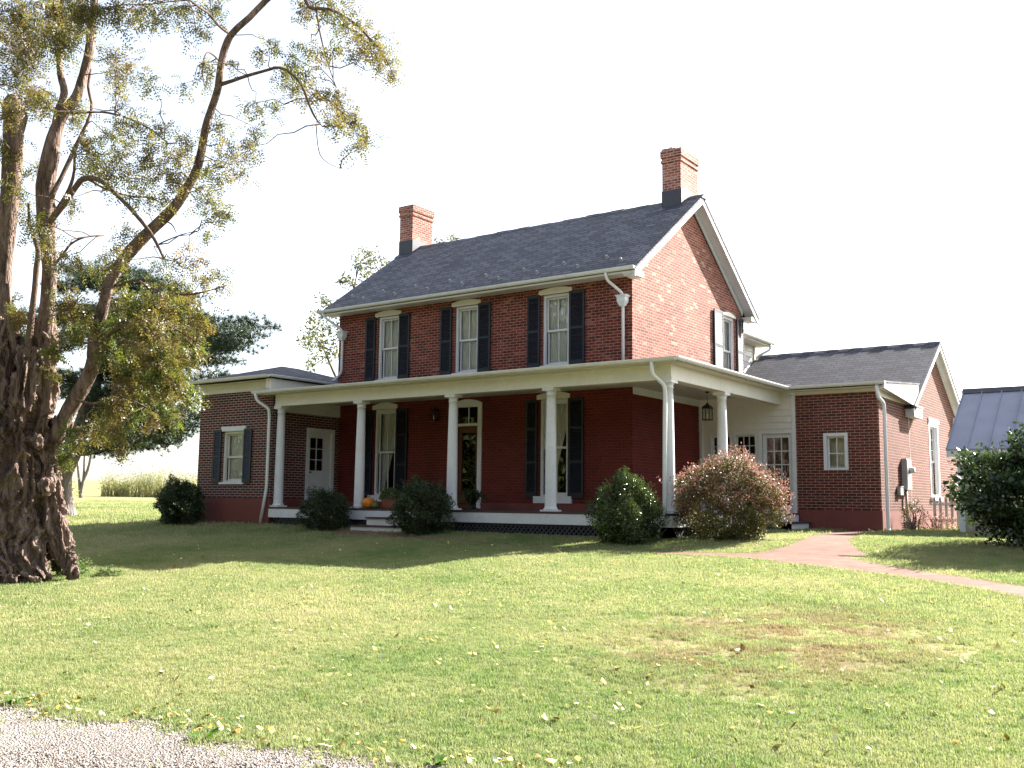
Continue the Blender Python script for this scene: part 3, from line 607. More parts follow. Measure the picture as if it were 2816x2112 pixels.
# wing roofs
gp = [(5.90,3.10),(9.1,5.18),(12.3,3.10)]
mb = MB(); mb.extrude([(-3, y, z) for y, z in gp]+[(-3, y, z-.06) for y, z in gp[::-1]], (7.78, 0, 0)); wr = part(mb, 'wing_roof', M['shingle_w'])
mb = MB(); mb.extrude([(0.0,3.24,3.455),(4.79,3.24,3.455),(4.79,6.5,3.73),(0.0,6.5,3.73)], (0,0,-.04)); part(mb, 'low_roof', M['shingle_w'])
mb = MB()
for i in range(22): a = -3+7.78*i/22; mb.extrude([(a, 8.96, 5.093), (a, 9.1, 5.188+.003*(i%2)), (a, 9.24, 5.093)], (.354, 0, 0))
part(mb, 'ridge_cap', M['shingle_w'], wr)
gk = [(5.93,3.055),(9.1,5.115),(12.27,3.055)]
rake(gk, 4.715, 4.765, .14); rake([(y, z-.03) for y, z in gk], 4.54, 4.716, .03, 'rake_soffit'); rake([(y, z-.06) for y, z in [(6.27,3.33),(9.1,5.115),(11.9,3.33)]], 4.541, 4.57, .12, 'frieze_board')
mb = MB()
mb.extrude([(4.71,3.30,3.30),(4.71,5.98,3.12),(4.71,6.45,3.45),(4.71,6.5,3.69),(4.71,3.30,3.41)], (.045,0,0)); mb.box(4.541, 4.715, 3.30, 6.0, 3.30, 3.325); part(mb, 'fascia', M['white'])
mb = MB(); mb.box(4.541, 4.57, 3.53, 5.95, 3.14, 3.30); mb.box(2.56, 4.575, 3.53, 3.563, 3.26, 3.335); mb.box(2.45, 4.71, 3.30, 3.56, 3.335, 3.36); part(mb, 'frieze_board', M['cream'])
def cornice_return(y0, y1):
    mb = MB(); mb.box(4.541, 4.765, y0, y1, 2.83, 3.10); mb.extrude([(4.541,y0-.03,3.101),(4.80,y0-.03,3.101),(4.80,y1+.01,3.101),(4.541,y1+.01,3.101)], (0,0,.02)); mb.extrude([(4.541,y0+.01,3.122),(4.79,y0+.01,3.122),(4.541,y0+.01,3.23)], (0,y1-y0-.02,0)); return part(mb, 'cornice_return', M['white'])
cornice_return(5.96, 6.78); cornice_return(11.4, 12.2)
gutter_x(2.46, 4.80, 3.22, 3.445)
# meter box, junction box, conduit
mb = MB(); mb.box(4.545, 4.665, 5.40, 5.86, 1.0, 1.76); mb.box(4.665, 4.675, 5.43, 5.83, 1.03, 1.73); mt = part(mb, 'meter_box', M['grey_metal'])
mb = MB(); mb.rings([[(4.675+dx, 5.68+.085*r*math.cos(a), 1.48+.085*r*math.sin(a)) for a in np.linspace(0, 2*math.pi, 17)[:-1]] for dx, r in ((0,1),(.04,1),(.06,.9),(.11,.8),(.12,.5))]); part(mb, 'meter_dial', M['white'], mt)
mb = MB(); mb.box(4.545, 4.625, 4.93, 5.18, .86, 1.06); mb.box(4.545, 4.64, 4.92, 5.19, 1.06, 1.075); part(mb, 'junction_box', M['grey_metal'])
mb = MB(); mb.tube([(4.60,5.55,1.0),(4.60,5.55,-.1)], .032, 8); mb.tube([(4.58,5.18,.95),(4.58,5.4,.93),(4.58,5.42,1.0)], .014, 6); part(mb, 'conduit', M['grey_metal'])

# -- left wing
mb = MB(); x0, x1 = -12.5, -9.47; wall_panel(mb, LF, x0, x1, .62, 3.56, [(-11.45,-10.55,1.05,2.44)]); wall_panel(mb, LS, -2.476, 0, .62, 3.56, [(-1.16,-.27,.62,2.5)])
mb.poly([(x0,-2.476,-.2),(x0,1.6,-.2),(x0,1.6,3.56),(x0,-2.476,3.56)]); mb.poly([(x0,1.6,-.2),(-9.5,1.6,-.2),(-9.5,1.6,3.56),(x0,1.6,3.56)]); part(mb, 'wing_wall', M['brick_left'])
mb = MB(); mb.box(x0-.02, x1+.02, -2.50, -2.2, -.3, .618); mb.box(x1-.2, x1+.02, -2.2, -1.25, -.3, .618); part(mb, 'foundation', M['base'])
mb = MB(); mb.box(x1-.2, x1+.02, -.18, 0, -.3, .618); part(mb, 'foundation', M['base'])
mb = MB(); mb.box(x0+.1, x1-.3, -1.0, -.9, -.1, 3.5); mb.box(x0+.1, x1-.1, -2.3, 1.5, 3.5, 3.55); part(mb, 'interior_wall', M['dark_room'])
window(LF, -11.45, -10.55, 1.05, 2.44, casing='cream', sashm='cream', vm=(0,0), curtain='full', head=('flat', .06, .13), sill=(.06,.05,.06), cw=.07)
shutter(LF, -11.80, -11.48, 1.03, 2.49, mat='shutter_blue', slatmat='shutter_blue'); shutter(LF, -10.53, -10.21, 1.03, 2.49, mat='shutter_blue', slatmat='shutter_blue')
mb = MB(); mb.box(-12.68, -9.32, -2.66, -2.476, 3.73, 3.76); mb.box(-12.52, -9.46, -2.505, -2.477, 3.50, 3.73); mb.box(-9.30, -9.26, -2.75, -.02, 3.45, 3.76); mb.box(-9.46, -9.30, -2.75, -2.72, 3.50, 3.76); mb.box(-9.47, -9.30, -2.72, -.02, 3.455, 3.48); part(mb, 'frieze_board', M['cream'])
E_ = [(-12.84,-2.85),(-9.16,-2.85),(-9.16,2.0),(-12.84,2.0)]; ze = 3.85; zt = 4.42; A1 = (-11.0,-.87,zt); A2 = (-11.0,-.25,zt)
mb = MB(); e = [(a, b, ze) for a, b in E_]
mb.poly([e[0], e[1], A1]); mb.poly([e[1], e[2], A2, A1]); mb.poly([e[2], e[3], A2]); mb.poly([e[3], e[0], A1, A2]); mb.poly([(a, b, ze-.04) for a, b in E_][::-1])
for i in range(4): a, b = e[i], e[(i+1) % 4]; mb.poly([a, b, (b[0], b[1], ze-.04), (a[0], a[1], ze-.04)])
lr = part(mb, 'hip_roof', M['shingle_l'])
gutter_x(-12.86, -9.2, -2.90, 3.84); gutter_y(-2.93, -.02, -9.12, 3.84, r=.05)
# side door on to the porch
mb = MB(); fb(mb, LS, -1.24, -1.14, -.05, .03, .43, 2.56); fb(mb, LS, -.29, -.19, -.05, .03, .43, 2.56); fb(mb, LS, -1.14, -.29, -.05, .03, 2.46, 2.56); sdr = part(mb, 'side_door', M['white'])
mb = MB(); a0, a1, b0, b1 = -1.14, -.29, .43, 2.46; g0, g1, h0, h1 = -1.05, -.56, 1.40, 2.30
fb(mb, LS, a0, g0, -.09, -.04, b0, b1); fb(mb, LS, g1, a1, -.09, -.04, b0, b1); fb(mb, LS, g0, g1, -.09, -.04, b0, h0); fb(mb, LS, g0, g1, -.09, -.04, h1, b1)
c = (g0+g1)/2; fb(mb, LS, c-.012, c+.012, -.08, -.045, h0, h1)
for i in (1, 2): c = h0+(h1-h0)*i/3; fb(mb, LS, g0, g1, -.078, -.047, c-.012, c+.012)
fb(mb, LS, g0, a1-.12, -.04, -.032, .55, 1.25); part(mb, 'door_leaf', M['white'], sdr)
mb = MB(); mb.poly([LS.P(g0,-.06,h0), LS.P(g1,-.06,h0), LS.P(g1,-.06,h1), LS.P(g0,-.06,h1)]); part(mb, 'pane', M['glass'], sdr)
mb = MB(); mb.tube([(-9.51,-1.09,1.35),(-9.46,-1.09,1.35),(-9.455,-1.0,1.35)], .014, 6); part(mb, 'door_handle', M['iron'], sdr)

# -- white rear ell showing beyond the gable
mb = MB()
for k in range(9):
    z = 4.0+k*.18; mb.poly([(-.585,6.52,z),(-.585,8.9,z),(-.6,8.9,z+.18),(-.6,6.52,z+.18)]); mb.poly([(-.6,6.52,z),(-.6,8.9,z),(-.585,8.9,z),(-.585,6.52,z)])
mb.box(-6, -.62, 6.52, 8.9, 3.0, 5.6); part(mb, 'rear_ell_wall', M['siding'])
mb = MB(); mb.extrude([(-.14,6.6,5.56),(-3.3,6.6,7.38),(-6.46,6.6,5.56),(-6.46,6.6,5.5),(-3.3,6.6,7.32),(-.14,6.6,5.5)], (0,2.62,0)); part(mb, 'rear_ell_roof', M['shingle_w'])
mb = MB(); mb.box(-.6, -.16, 6.6, 9.2, 5.44, 5.49); mb.extrude([(-.14,9.20,5.49),(-3.3,9.20,7.31),(-3.3,9.20,7.19),(-.14,9.20,5.37)], (0,.03,0)); mb.box(-.64, -.55, 8.82, 8.93, 4.0, 5.44); part(mb, 'eave_soffit', M['cream'])
gutter_y(6.6, 9.24, -.10, 5.55); downspout([(-.10,9.0,5.48),(-.12,8.98,5.32),(-.5,8.85,5.12),(-.52,8.85,4.6)])

# ---------------------------------------------------------------- metal roofed shed on the right
SH = empty('garden_shed', (9.0, 5.5, 0), 'small shed with a blue grey standing seam metal roof behind the dark bush', 'shed')
e0, e1, ey, ez, ry, rz_ = 6.0, 12.2, 3.40, 1.86, 5.53, 3.37
mb = MB(); mb.extrude([(e0,ey,ez),(e0,ry,rz_),(e0,2*ry-ey,ez),(e0,2*ry-ey,ez-.03),(e0,ry,rz_-.03),(e0,ey,ez-.03)], (e1-e0,0,0)); sr = mb.build('roof', M['metal_roof'], SH)
k = 0; x = e0+.01
while x < e1:
    mb = MB(); dy, dz = ry-ey, rz_-ez
    mb.extrude([(x,ey+.003,ez+.001),(x+.016,ey+.003,ez+.001),(x+.016,ey+.003,ez+.034),(x,ey+.003,ez+.034)], (0,dy-.01,dz-.007)); mb.build('seam', M['metal_roof'], sr); x += .425
mb = MB(); mb.extrude([(e0-.01,ry-.14,rz_-.075),(e0-.01,ry,rz_+.05),(e0-.01,ry+.14,rz_-.075)], (e1-e0+.02,0,0)); mb.build('ridge_cap', M['flash'], sr)
mb = MB(); mb.box(e0+.01, e1-.01, ey+.02, ey+.045, ez-.17, ez-.032); mb.build('fascia', M['white'], SH)
mb = MB(); mb.extrude([(e0+.02,ey+.05,ez-.03),(e0+.02,ry,rz_-.06),(e0+.02,2*ry-ey-.05,ez-.03),(e0+.02,2*ry-ey-.05,ez-.16),(e0+.02,ry,rz_-.2),(e0+.02,ey+.05,ez-.16)], (.025,0,0)); mb.build('rake_board', M['white'], SH)
mb = MB(); mb.box(6.25, 12, 3.80, 7.25, -.3, 1.70); mb.extrude([(6.25,3.8,1.7),(6.25,7.25,1.7),(6.25,5.53,3.2)], (5.7,0,0)); mb.build('wall', M['shed_wall'], SH)
mb = MB(); mb.box(6.16, 6.27, 3.74, 3.84, -.3, 1.70); mb.build('corner_post', M['white'], SH)

# ---------------------------------------------------------------- leaf and branch builders
def rot_basis(n, up_bias=None):
    a = rng.normal(size=(n,3)); a /= np.linalg.norm(a, axis=1)[:,None]
    if up_bias is not None: a = a+np.array(up_bias); a /= np.linalg.norm(a, axis=1)[:,None]
    b = rng.normal(size=(n,3)); b -= a*np.sum(a*b, axis=1)[:,None]; b /= np.linalg.norm(b, axis=1)[:,None]
    return a, b, np.cross(a, b)
def leaves(C_, L, Wd, up_bias=None):       # kite shaped folded leaf, 4 verts
    n = len(C_); a, b, c = rot_basis(n, up_bias); L = np.broadcast_to(L, n)[:,None]*rng.uniform(.7,1.25,(n,1)); Wd = np.broadcast_to(Wd, n)[:,None]
    V = np.stack([C_, C_+a*L*.45+b*Wd*.5+c*Wd*.12, C_+a*L, C_+a*L*.45-b*Wd*.5+c*Wd*.12], 1)
    return V.reshape(-1,3), (np.arange(n)[:,None]*4+np.arange(4)).astype(int)
def sprays(C_, L, ll, lw, pairs=5, bias=(0,0,-.5)):    # pinnate leaves: pairs of leaflets along a drooping stalk
    n = len(C_); a, b, c = rot_basis(n, bias); L = L*rng.uniform(.7,1.2,(n,1)); V = []
    for i in range(pairs):
        s = (i+1)/(pairs+.5); base = C_+a*L*s+np.array([0,0,-.18])*L*s*s
        for sg in (1, -1):
            d = a*.45+b*sg; d /= np.linalg.norm(d, axis=1)[:,None]; tw = c*rng.normal(0,.35,(n,1)); d = d+tw; w_ = np.cross(d, c); l = ll*rng.uniform(.75,1.2,(n,1))
            V.append(np.stack([base, base+d*l*.5+w_*lw*.5, base+d*l, base+d*l*.5-w_*lw*.5], 1))
    V = np.concatenate(V, 0); return V.reshape(-1,3), (np.arange(len(V))[:,None]*4+np.arange(4)).astype(int)
def merge(parts):
    V = []; F = []; o = 0
    for v, f in parts: V.append(v); F.append(f+o); o += len(v)
    return np.concatenate(V), np.concatenate(F)
def curve(p, q, sag=0.0, k=5, jit=.0):
    p = np.array(p, float); q = np.array(q, float); out = []
    for i in range(k+1):
        t = i/k; x = p+(q-p)*t; x = x+np.array([0,0,-sag*math.sin(math.pi*t)])+(rng.normal(0, jit, 3) if 0 < i < k else 0); out.append(x)
    return out
def bark(name, c1, c2, sc=6, zs=.22, dist=.05):
    g = NG(name); mp = g.n('Mapping'); mp.inputs['Scale'].default_value = (1,1,zs); g.t.links.new(g.pos(), mp.inputs[0])
    wv = g.n('MixRGB', blend_type='LINEAR_LIGHT'); wv.inputs[0].default_value = .12; g.t.links.new(mp.outputs[0], wv.inputs[1]); g.t.links.new(g.noise(sc*.7, mp.outputs[0], 3, .6, out='Color'), wv.inputs[2])
    vo = g.n('TexVoronoi', feature='DISTANCE_TO_EDGE'); vo.inputs['Scale'].default_value = sc*2.4; g.t.links.new(wv.outputs[0], vo.inputs['Vector']); pl = g.ramp(vo.outputs['Distance'], [(.0, 0.0), (.22, 1.0)])
    a = g.noise(sc*2, wv.outputs[0], 6, .75); f = g.math('ADD', g.math('MULTIPLY', pl, .45), g.math('MULTIPLY', a, .75))
    g.base(g.ramp(g.math('ADD', g.math('MULTIPLY', g.noise(sc*1.5, mp.outputs[0], 5, .7), .7), g.math('MULTIPLY', a, .3)), [(.38, c1), (.64, c2)]), .95, .1); g.bump(f, 1.0, dist); return g.m
M['bark'] = bark('locust_bark', (.075,.052,.043), (.31,.225,.19)); M['bark_pine'] = bark('pine_bark', (.10,.085,.08), (.24,.21,.20), 3); M['twig'] = bark('twig_bark', (.09,.06,.05), (.20,.14,.11), 12, .3, .01)
M['leaf_tree'] = leafmat('locust_leaves', [(.30, (.055,.070,.020)), (.45, (.105,.105,.036)), (.56, (.155,.120,.055)), (.70, (.19,.11,.070))], .5, .4, .9)
M['leaf_low'] = leafmat('browning_locust_leaves', [(.30, (.040,.085,.015)), (.43, (.085,.115,.026)), (.55, (.145,.110,.042)), (.70, (.19,.100,.055))], .45, .4, 1.6)
M['leaf_bg'] = leafmat('far_tree_leaves', [(.35, (.06,.08,.025)), (.6, (.13,.12,.05))], .4, .5, .6)
M['needles'] = leafmat('pine_needles', [(.32, (.012,.026,.013)), (.55, (.024,.046,.021)), (.75, (.050,.072,.034))], .18, .45, .7)
M['leaf_bush'] = leafmat('dark_shrub_leaves', [(.35, (.018,.036,.012)), (.6, (.040,.065,.020)), (.78, (.075,.095,.030))], .25, .28, 2.2, .5)
M['leaf_holly'] = leafmat('glossy_shrub_leaves', [(.35, (.028,.050,.014)), (.6, (.060,.090,.024)), (.78, (.13,.15,.05))], .3, .25, 2.2, .6)
M['leaf_red'] = leafmat('pink_tinged_leaves', [(.33, (.15,.080,.055)), (.5, (.26,.150,.115)), (.68, (.37,.26,.20))], .4, .45, 2.6, .22, tint=(1.15,1.0,1.0,1))
M['leaf_redlow'] = leafmat('green_bronze_leaves', [(.35, (.045,.06,.018)), (.55, (.10,.09,.030)), (.75, (.20,.12,.08))], .3, .45, 2.2, .22, tint=(1.15,1.1,.8,1))
M['leaf_big'] = leafmat('broad_dark_leaves', [(.35, (.016,.035,.016)), (.6, (.036,.062,.024)), (.8, (.07,.10,.035))], .3, .25, 1.6, .6)
M['leaf_mum'] = leafmat('mum_leaves', [(.35, (.04,.07,.015)), (.6, (.10,.13,.03)), (.75, (.25,.22,.05))], .3, .4, 8)
M['leaf_fern'] = leafmat('fern_leaves', [(.35, (.015,.035,.012)), (.65, (.045,.075,.025))], .3, .4, 4)
M['leaf_weed'] = leafmat('weed_leaves', [(.35, (.16,.19,.09)), (.55, (.28,.26,.14)), (.75, (.38,.29,.19))], .4, .6, .8)

M['leaf_weed2'] = leafmat('green_weed_leaves', [(.35, (.08,.14,.05)), (.6, (.15,.20,.08)), (.75, (.20,.20,.11))], .4, .6, 5)
def lump(d, seed, amp=.18):
    x = d*2.1+seed; return 1+amp*.6*(np.sin(x[:,0]*2.3+1.7*np.sin(x[:,1]*1.9))+np.sin(x[:,1]*3.1+x[:,2]*2.2)+.7*np.sin(x[:,2]*4.3+x[:,0]*3.7)+.6*np.sin(x[:,0]*8.1+2*np.sin(x[:,2]*6.7))*np.sin(x[:,1]*7.3+seed))
def bush(name, label, cx, cy, rx, ry, h, n, leaf, mat, seed, group=None, cat='shrub', shoots=14, amp=.18, extra=None, zlow=.06, point=0.0, taper=.6, full=.15):
    z0 = float(gz(cx, cy)); b = empty(name, (cx, cy, z0), label, cat, group)
    d = rng.normal(size=(n,3)); d /= np.linalg.norm(d, axis=1)[:,None]; rad = lump(d, seed, amp)*rng.uniform(0.45,1.0,n)**.35
    P_ = d*rad[:,None]*np.array([rx, ry, h*.52]); zz = P_[:,2]/(h*.52)
    P_[:,2] += h*.5; sc = 1-np.clip(.35-P_[:,2]/h, 0, 1)*taper-point*np.clip(zz-.2, 0, 1)*.35; P_[:,:2] *= (sc*np.where(zz < 0, np.clip(1-zz**2, .06, 1)**(-full), 1))[:,None]; P_[:,2] *= 1+point*.25*np.clip(zz, 0, 1)*np.exp(-(P_[:,0]**2+P_[:,1]**2)/(rx*rx*.25)); P_[:,2] = np.abs(P_[:,2]-zlow)+zlow*.4
    P_ += np.array([cx, cy, z0]); parts = [leaves(P_, leaf, leaf*.55)]
    mb = MB()
    for i in range(shoots):          # thin shoots standing out of the outline, with leaves along them
        a = rng.uniform(0, 2*math.pi); e = rng.uniform(.15, 1.25); dd = np.array([math.cos(a)*math.cos(e), math.sin(a)*math.cos(e), math.sin(e)])
        s0 = np.array([cx, cy, z0+h*.5])+dd*np.array([rx, ry, h*.5])*.6; s1 = s0+dd*np.array([rx, ry, h*.5])*rng.uniform(.42,.68)+np.array([0,0,.05*h])
        mb.tube(curve(s0, s1, 0, 3, .01), [.006,.005,.004,.002], 4); t = rng.random(26)[:,None]; parts.append(leaves(s0+(s1-s0)*t+rng.normal(0,.014,(26,3)), leaf*.9, leaf*.5))
    for i in range(9):
        a = rng.uniform(0, 2*math.pi); r = rng.uniform(.2,.7); mb.tube(curve((cx+rng.normal(0,.07), cy+rng.normal(0,.07), z0-.05), (cx+rx*r*math.cos(a), cy+ry*r*math.sin(a), z0+h*.7), -.02, 4, .03), [.018,.015,.012,.009,.006], 5)
    V, F = merge(parts); fastmesh('foliage', V, F, M[mat], b); mb.build('stem', M['twig'], b)
    if extra:
        m2, n2, zmin, l2 = extra; d = rng.normal(size=(n2,3)); d /= np.linalg.norm(d, axis=1)[:,None]; cl = np.sin(d[:,0]*9+seed)+np.sin(d[:,1]*11+d[:,2]*7)
        keep = (d[:,2]+.25*cl*.5 > zmin); d = d[keep]; rad = lump(d, seed, amp)*rng.uniform(.94,1.10,len(d)); Q = d*rad[:,None]*np.array([rx, ry, h*.52]); Q[:,2] += h*.5; Q[:,:2] *= (1-np.clip(.35-Q[:,2]/h, 0, 1)*.6)[:,None]
        Q += np.array([cx, cy, z0]); V, F = leaves(Q, l2, l2*.6, (0,0,.25)); fastmesh('new_growth', V, F, M[m2], b)
    return b
GB = 'dark evergreen shrubs along the porch'
bush('evergreen_shrub', 'dark spreading evergreen shrub at the outer corner of the left brick wing', -12.12, -3.3, .66, .6, 1.10, 20000, .05, 'leaf_bush', 1, GB, point=.5, shoots=46, amp=.30)
bush('evergreen_shrub', 'low dark evergreen shrub left of the white porch steps', -6.70, -3.15, .56, .5, .94, 18000, .042, 'leaf_bush', 2.2, GB, shoots=44, amp=.30)
bush('evergreen_shrub', 'dark evergreen shrub right of the white porch steps', -3.55, -3.25, .66, .55, 1.16, 22000, .042, 'leaf_bush', 3.7, GB, shoots=46, amp=.30)
bush('evergreen_shrub', 'dark evergreen shrub with a sunlit peaked top by the porch corner column', 1.68, -3.35, .63, .55, 1.24, 25000, .040, 'leaf_holly', 4.9, GB, point=.55, shoots=52, amp=.26)
bush('red_leaved_shrub', 'large round shrub with pinkish red leaves beside the glazed door', 3.20, -2.0, 1.0, .9, 1.48, 34000, .042, 'leaf_redlow', 6.1, None, extra=('leaf_red', 13000, -.18, .042), shoots=50, amp=.24)
bush('broadleaf_shrub', 'tall dark green leafy shrub in front of the metal roofed shed', 9.1, -1.3, 1.74, 1.3, 1.9, 32000, .095, 'leaf_big', 8.3, None, shoots=46, amp=.24, taper=.0, full=.42)
bush('flowering_shrub', 'small sparse rose bush at the foot of the grey meter box', 4.98, 4.6, .30, .3, .72, 900, .035, 'leaf_redlow', 9.1, 'little shrubs by the wing wall', shoots=8)
bush('flowering_shrub', 'low pinkish plant between the rose bush and the white pickets', 5.2, 5.7, .5, .4, .42, 1300, .035, 'leaf_red', 9.9, 'little shrubs by the wing wall', shoots=8)

# white pickets
pk = empty('picket_gate', (5.35, 6.5, 0), 'short white picket gate at the back of the sunlit wing wall', 'gate')
for i in range(6):
    x = 5.05+.11*i; y = 6.25+.12*i; mb = MB(); mb.extrude([(x,y,.02),(x+.05,y+.05,.02),(x+.05,y+.05,.78),(x+.025,y+.025,.86),(x,y,.78)], (.012,-.012,0)); mb.build('picket', M['white'], pk)
mb = MB()
for z in (.22,.62): mb.extrude([(5.0,6.22,z),(5.7,6.95,z),(5.7,6.95,z+.07),(5.0,6.22,z+.07)], (-.02,.02,0))
mb.build('rail', M['white'], pk)

# ---------------------------------------------------------------- pumpkins and pots on the porch
def pumpkin(name, label, x, y, r, hgt, mat, cat, ribs=11):
    p = empty(name, (x, y, .40), label, cat); rings = []
    for i in range(13):
        ph = math.pi*i/12; rr = r*math.sin(ph)**.8+.004; z = hgt*.5*(1-math.cos(ph))
        rings.append([(x+rr*(1-.07*abs(math.sin(ribs*a/2)))*math.cos(a), y+rr*(1-.07*abs(math.sin(ribs*a/2)))*math.sin(a), .40+z-(.03*r/.2 if i == 12 else 0)) for a in np.linspace(0, 2*math.pi, 56)[:-1]])
    mb = MB(); mb.rings(rings); mb.build('rind', M[mat], p)
    mb = MB(); mb.tube([(x,y,.40+hgt-.03),(x+.01,y,.40+hgt+.03),(x+.035,y,.40+hgt+.06)], [.022,.014,.012], 6); mb.build('stalk', M['gourd'], p)
pumpkin('pumpkin', 'round orange pumpkin on the porch edge beside the second column', -6.02, -2.33, .165, .26, 'pumpkin', 'pumpkin')
pumpkin('gourd', 'small dark green gourd between the pumpkin and the clay pot', -5.76, -2.36, .10, .15, 'gourd', 'gourd', 7)
pt = empty('potted_chrysanthemum', (-5.40, -2.2, .40), 'round green chrysanthemum in a wide clay pot above the porch steps', 'potted plant')
mb = MB(); mb.lathe((-5.40,-2.2,.40), [(.17,0),(.20,.05),(.235,.17),(.25,.20),(.25,.235),(.22,.235),(.21,.2)], 28); mb.build('pot', M['terracotta'], pt)
d = rng.normal(size=(3800,3)); d /= np.linalg.norm(d, axis=1)[:,None]; d[:,2] = np.abs(d[:,2])
V, F = leaves(np.array([-5.40,-2.2,.62])+d*np.array([.29,.29,.27])*rng.uniform(.8,1.03,(3800,1)), .026, .02, (0,0,.4)); fastmesh('foliage', V, F, M['leaf_mum'], pt)
ur = empty('potted_fern', (-3.98, -.85, .40), 'dark arching fern in a black pedestal urn right of the front door', 'potted plant')
mb = MB(); mb.lathe((-3.98,-.85,.40), [(.13,0),(.13,.03),(.05,.07),(.045,.12),(.11,.18),(.17,.26),(.185,.36),(.21,.38),(.19,.38),(.16,.34)], 24); mb.build('urn', M['iron'], ur)
C_ = []; mb = MB()
for i in range(46):
    a = rng.uniform(0, 2*math.pi); L = rng.uniform(.28,.50); e = rng.uniform(.3,1.3); p0 = np.array([-3.98,-.85,.78])
    pts = [p0+np.array([math.cos(a)*L*t*math.cos(e*(1-t*.2))*1.0, math.sin(a)*L*t*math.cos(e*(1-t*.2)), L*(math.sin(e)*t*1.1-1.0*t*t)*.95]) for t in np.linspace(0,1,7)]
    mb.tube(pts, .003, 3)
    for t in np.linspace(.1,1,40): k = t*6; j = min(int(k), 5); C_.append(pts[j]+(pts[j+1]-pts[j])*(k-j)+rng.normal(0,.006,3))
V, F = leaves(np.array(C_), .05, .013); fastmesh('foliage', V, F, M['leaf_fern'], ur); mb.build('frond_stem', M['gourd'], ur)
# hanging lantern
hl = empty('hanging_lantern', (1.03, 1.82, 2.58), 'black four sided lantern hanging on a rod under the side porch ceiling', 'lantern')
X0, Y0 = 1.03, 1.82; mb = MB(); mb.tube([(X0,Y0,2.98),(X0,Y0,3.27)], .006, 6); mb.lathe((X0,Y0,3.24), [(.05,0),(.05,.028)], 12)
for dx in (-.085,.085):
    for dy in (-.085,.085): mb.box(X0+dx-.008, X0+dx+.008, Y0+dy-.008, Y0+dy+.008, 2.60, 2.86)
mb.box(X0-.10, X0+.10, Y0-.10, Y0+.10, 2.58, 2.60); mb.box(X0-.10, X0+.10, Y0-.10, Y0+.10, 2.86, 2.875)
mb.rings([[(X0+sx*s, Y0+sy*s, z) for sx, sy in ((-1,-1),(1,-1),(1,1),(-1,1))] for s, z in ((.11,2.875),(.07,2.93),(.03,2.96),(.012,3.0))], smooth=False); mb.build('frame', M['iron'], hl)
mb = MB(); mb.lathe((X0,Y0,2.60), [(.014,0),(.014,.14)], 8); mb.build('candle_tube', M['curtain'], hl)
mb = MB()
for s in (-.08,.08): mb.poly([(X0-.08,Y0+s,2.6),(X0+.08,Y0+s,2.6),(X0+.08,Y0+s,2.86),(X0-.08,Y0+s,2.86)]); mb.poly([(X0+s,Y0-.08,2.6),(X0+s,Y0+.08,2.6),(X0+s,Y0+.08,2.86),(X0+s,Y0-.08,2.86)])
mb.build('pane', M['glass'], hl)

# ---------------------------------------------------------------- the old locust tree on the left
T0 = 15.2
def P3(u, v, dt=0.0): return at(u, v, T0+dt)
base = P3(20, 1600, .45); base[2] = gz(base[0], base[1])
TREE = empty('old_locust_tree', tuple(base), 'huge old tree with a gnarled many stemmed trunk and thinning autumn leaves', 'tree')
def ptube(mb, pts, rad, dts=0, seg=10, wob=.12, sub=3):
    if not hasattr(dts, '__len__'): dts = [dts]*len(pts)
    P_ = [P3(u, v, d) for (u, v), d in zip(pts, dts)]; rr = [r*(T0+d)/FPX for r, d in zip(rad, dts)]; n = len(P_); Q = []; S = []
    for i in range(n-1):                       # Catmull-Rom between the measured points
        p0, p1, p2, p3 = P_[max(i-1,0)], P_[i], P_[i+1], P_[min(i+2,n-1)]
        for k in range(sub):
            t = k/sub; Q.append(.5*((2*p1)+(-p0+p2)*t+(2*p0-5*p1+4*p2-p3)*t*t+(-p0+3*p1-3*p2+p3)*t**3)); S.append(rr[i]+(rr[i+1]-rr[i])*t)
    Q.append(P_[-1]); S.append(rr[-1]); mb.tube(Q, S, seg, wob=wob); return Q
tk = MB()
ptube(tk, [(-10,1640),(0,1500),(10,1350),(20,1200),(30,1080),(45,960)], [125,118,108,100,88,70], .5, 16, .1)
ptube(tk, [(205,1590),(172,1510),(140,1400),(122,1280),(112,1150),(116,1030),(122,900)], [14,26,34,33,31,33,32], [-.1,0,.1,.2,.2,.2,.3], 12)
ptube(tk, [(168,1560),(150,1490),(132,1400),(125,1300),(124,1180)], [22,26,24,20,20], [.5,.45,.4,.4,.35])
ptube(tk, [(92,1612),(72,1530),(52,1420),(45,1300),(52,1180),(70,1060),(85,960)], [18,27,32,36,36,33,30], [-.45,-.25,-.1,-.05,0,0,.1], 12)
ptube(tk, [(125,1590),(110,1520),(92,1430),(85,1330),(80,1230)], [14,22,24,22,24], [-.35,-.2,-.05,0,.1])
ptube(tk, [(45,1625),(22,1540),(2,1420),(-8,1300),(-10,1150),(5,1020),(10,880)], [15,26,36,44,46,42,38], [-.55,-.35,-.15,-.1,0,.1,.2], 12)
ptube(tk, [(-30,1640),(-45,1520),(-60,1380),(-70,1200),(-60,1050),(-45,900)], [28,40,50,52,50,45], [-.5,-.3,0,.1,.2,.3], 12)
ptube(tk, [(-120,1600),(-110,1480),(-95,1300)], [30,45,50], .2); ptube(tk, [(60,1540),(80,1300),(75,1100)], [60,60,55], 1.0)
ptube(tk, [(95,1330),(118,1290),(140,1250),(152,1200),(175,1155)], [24,26,24,22,21], .25)     # foot of the curving limb
for u, v, r in ((12,1190,26),(38,1225,20),(95,1215,17),(130,1340,16)): ptube(tk, [(u-8,v-16),(u+6,v+14)], [r,r*.8], -.05-.1*random.random(), 8, .3)
tmp = tk.build('trunk_tmp', M['bark'])
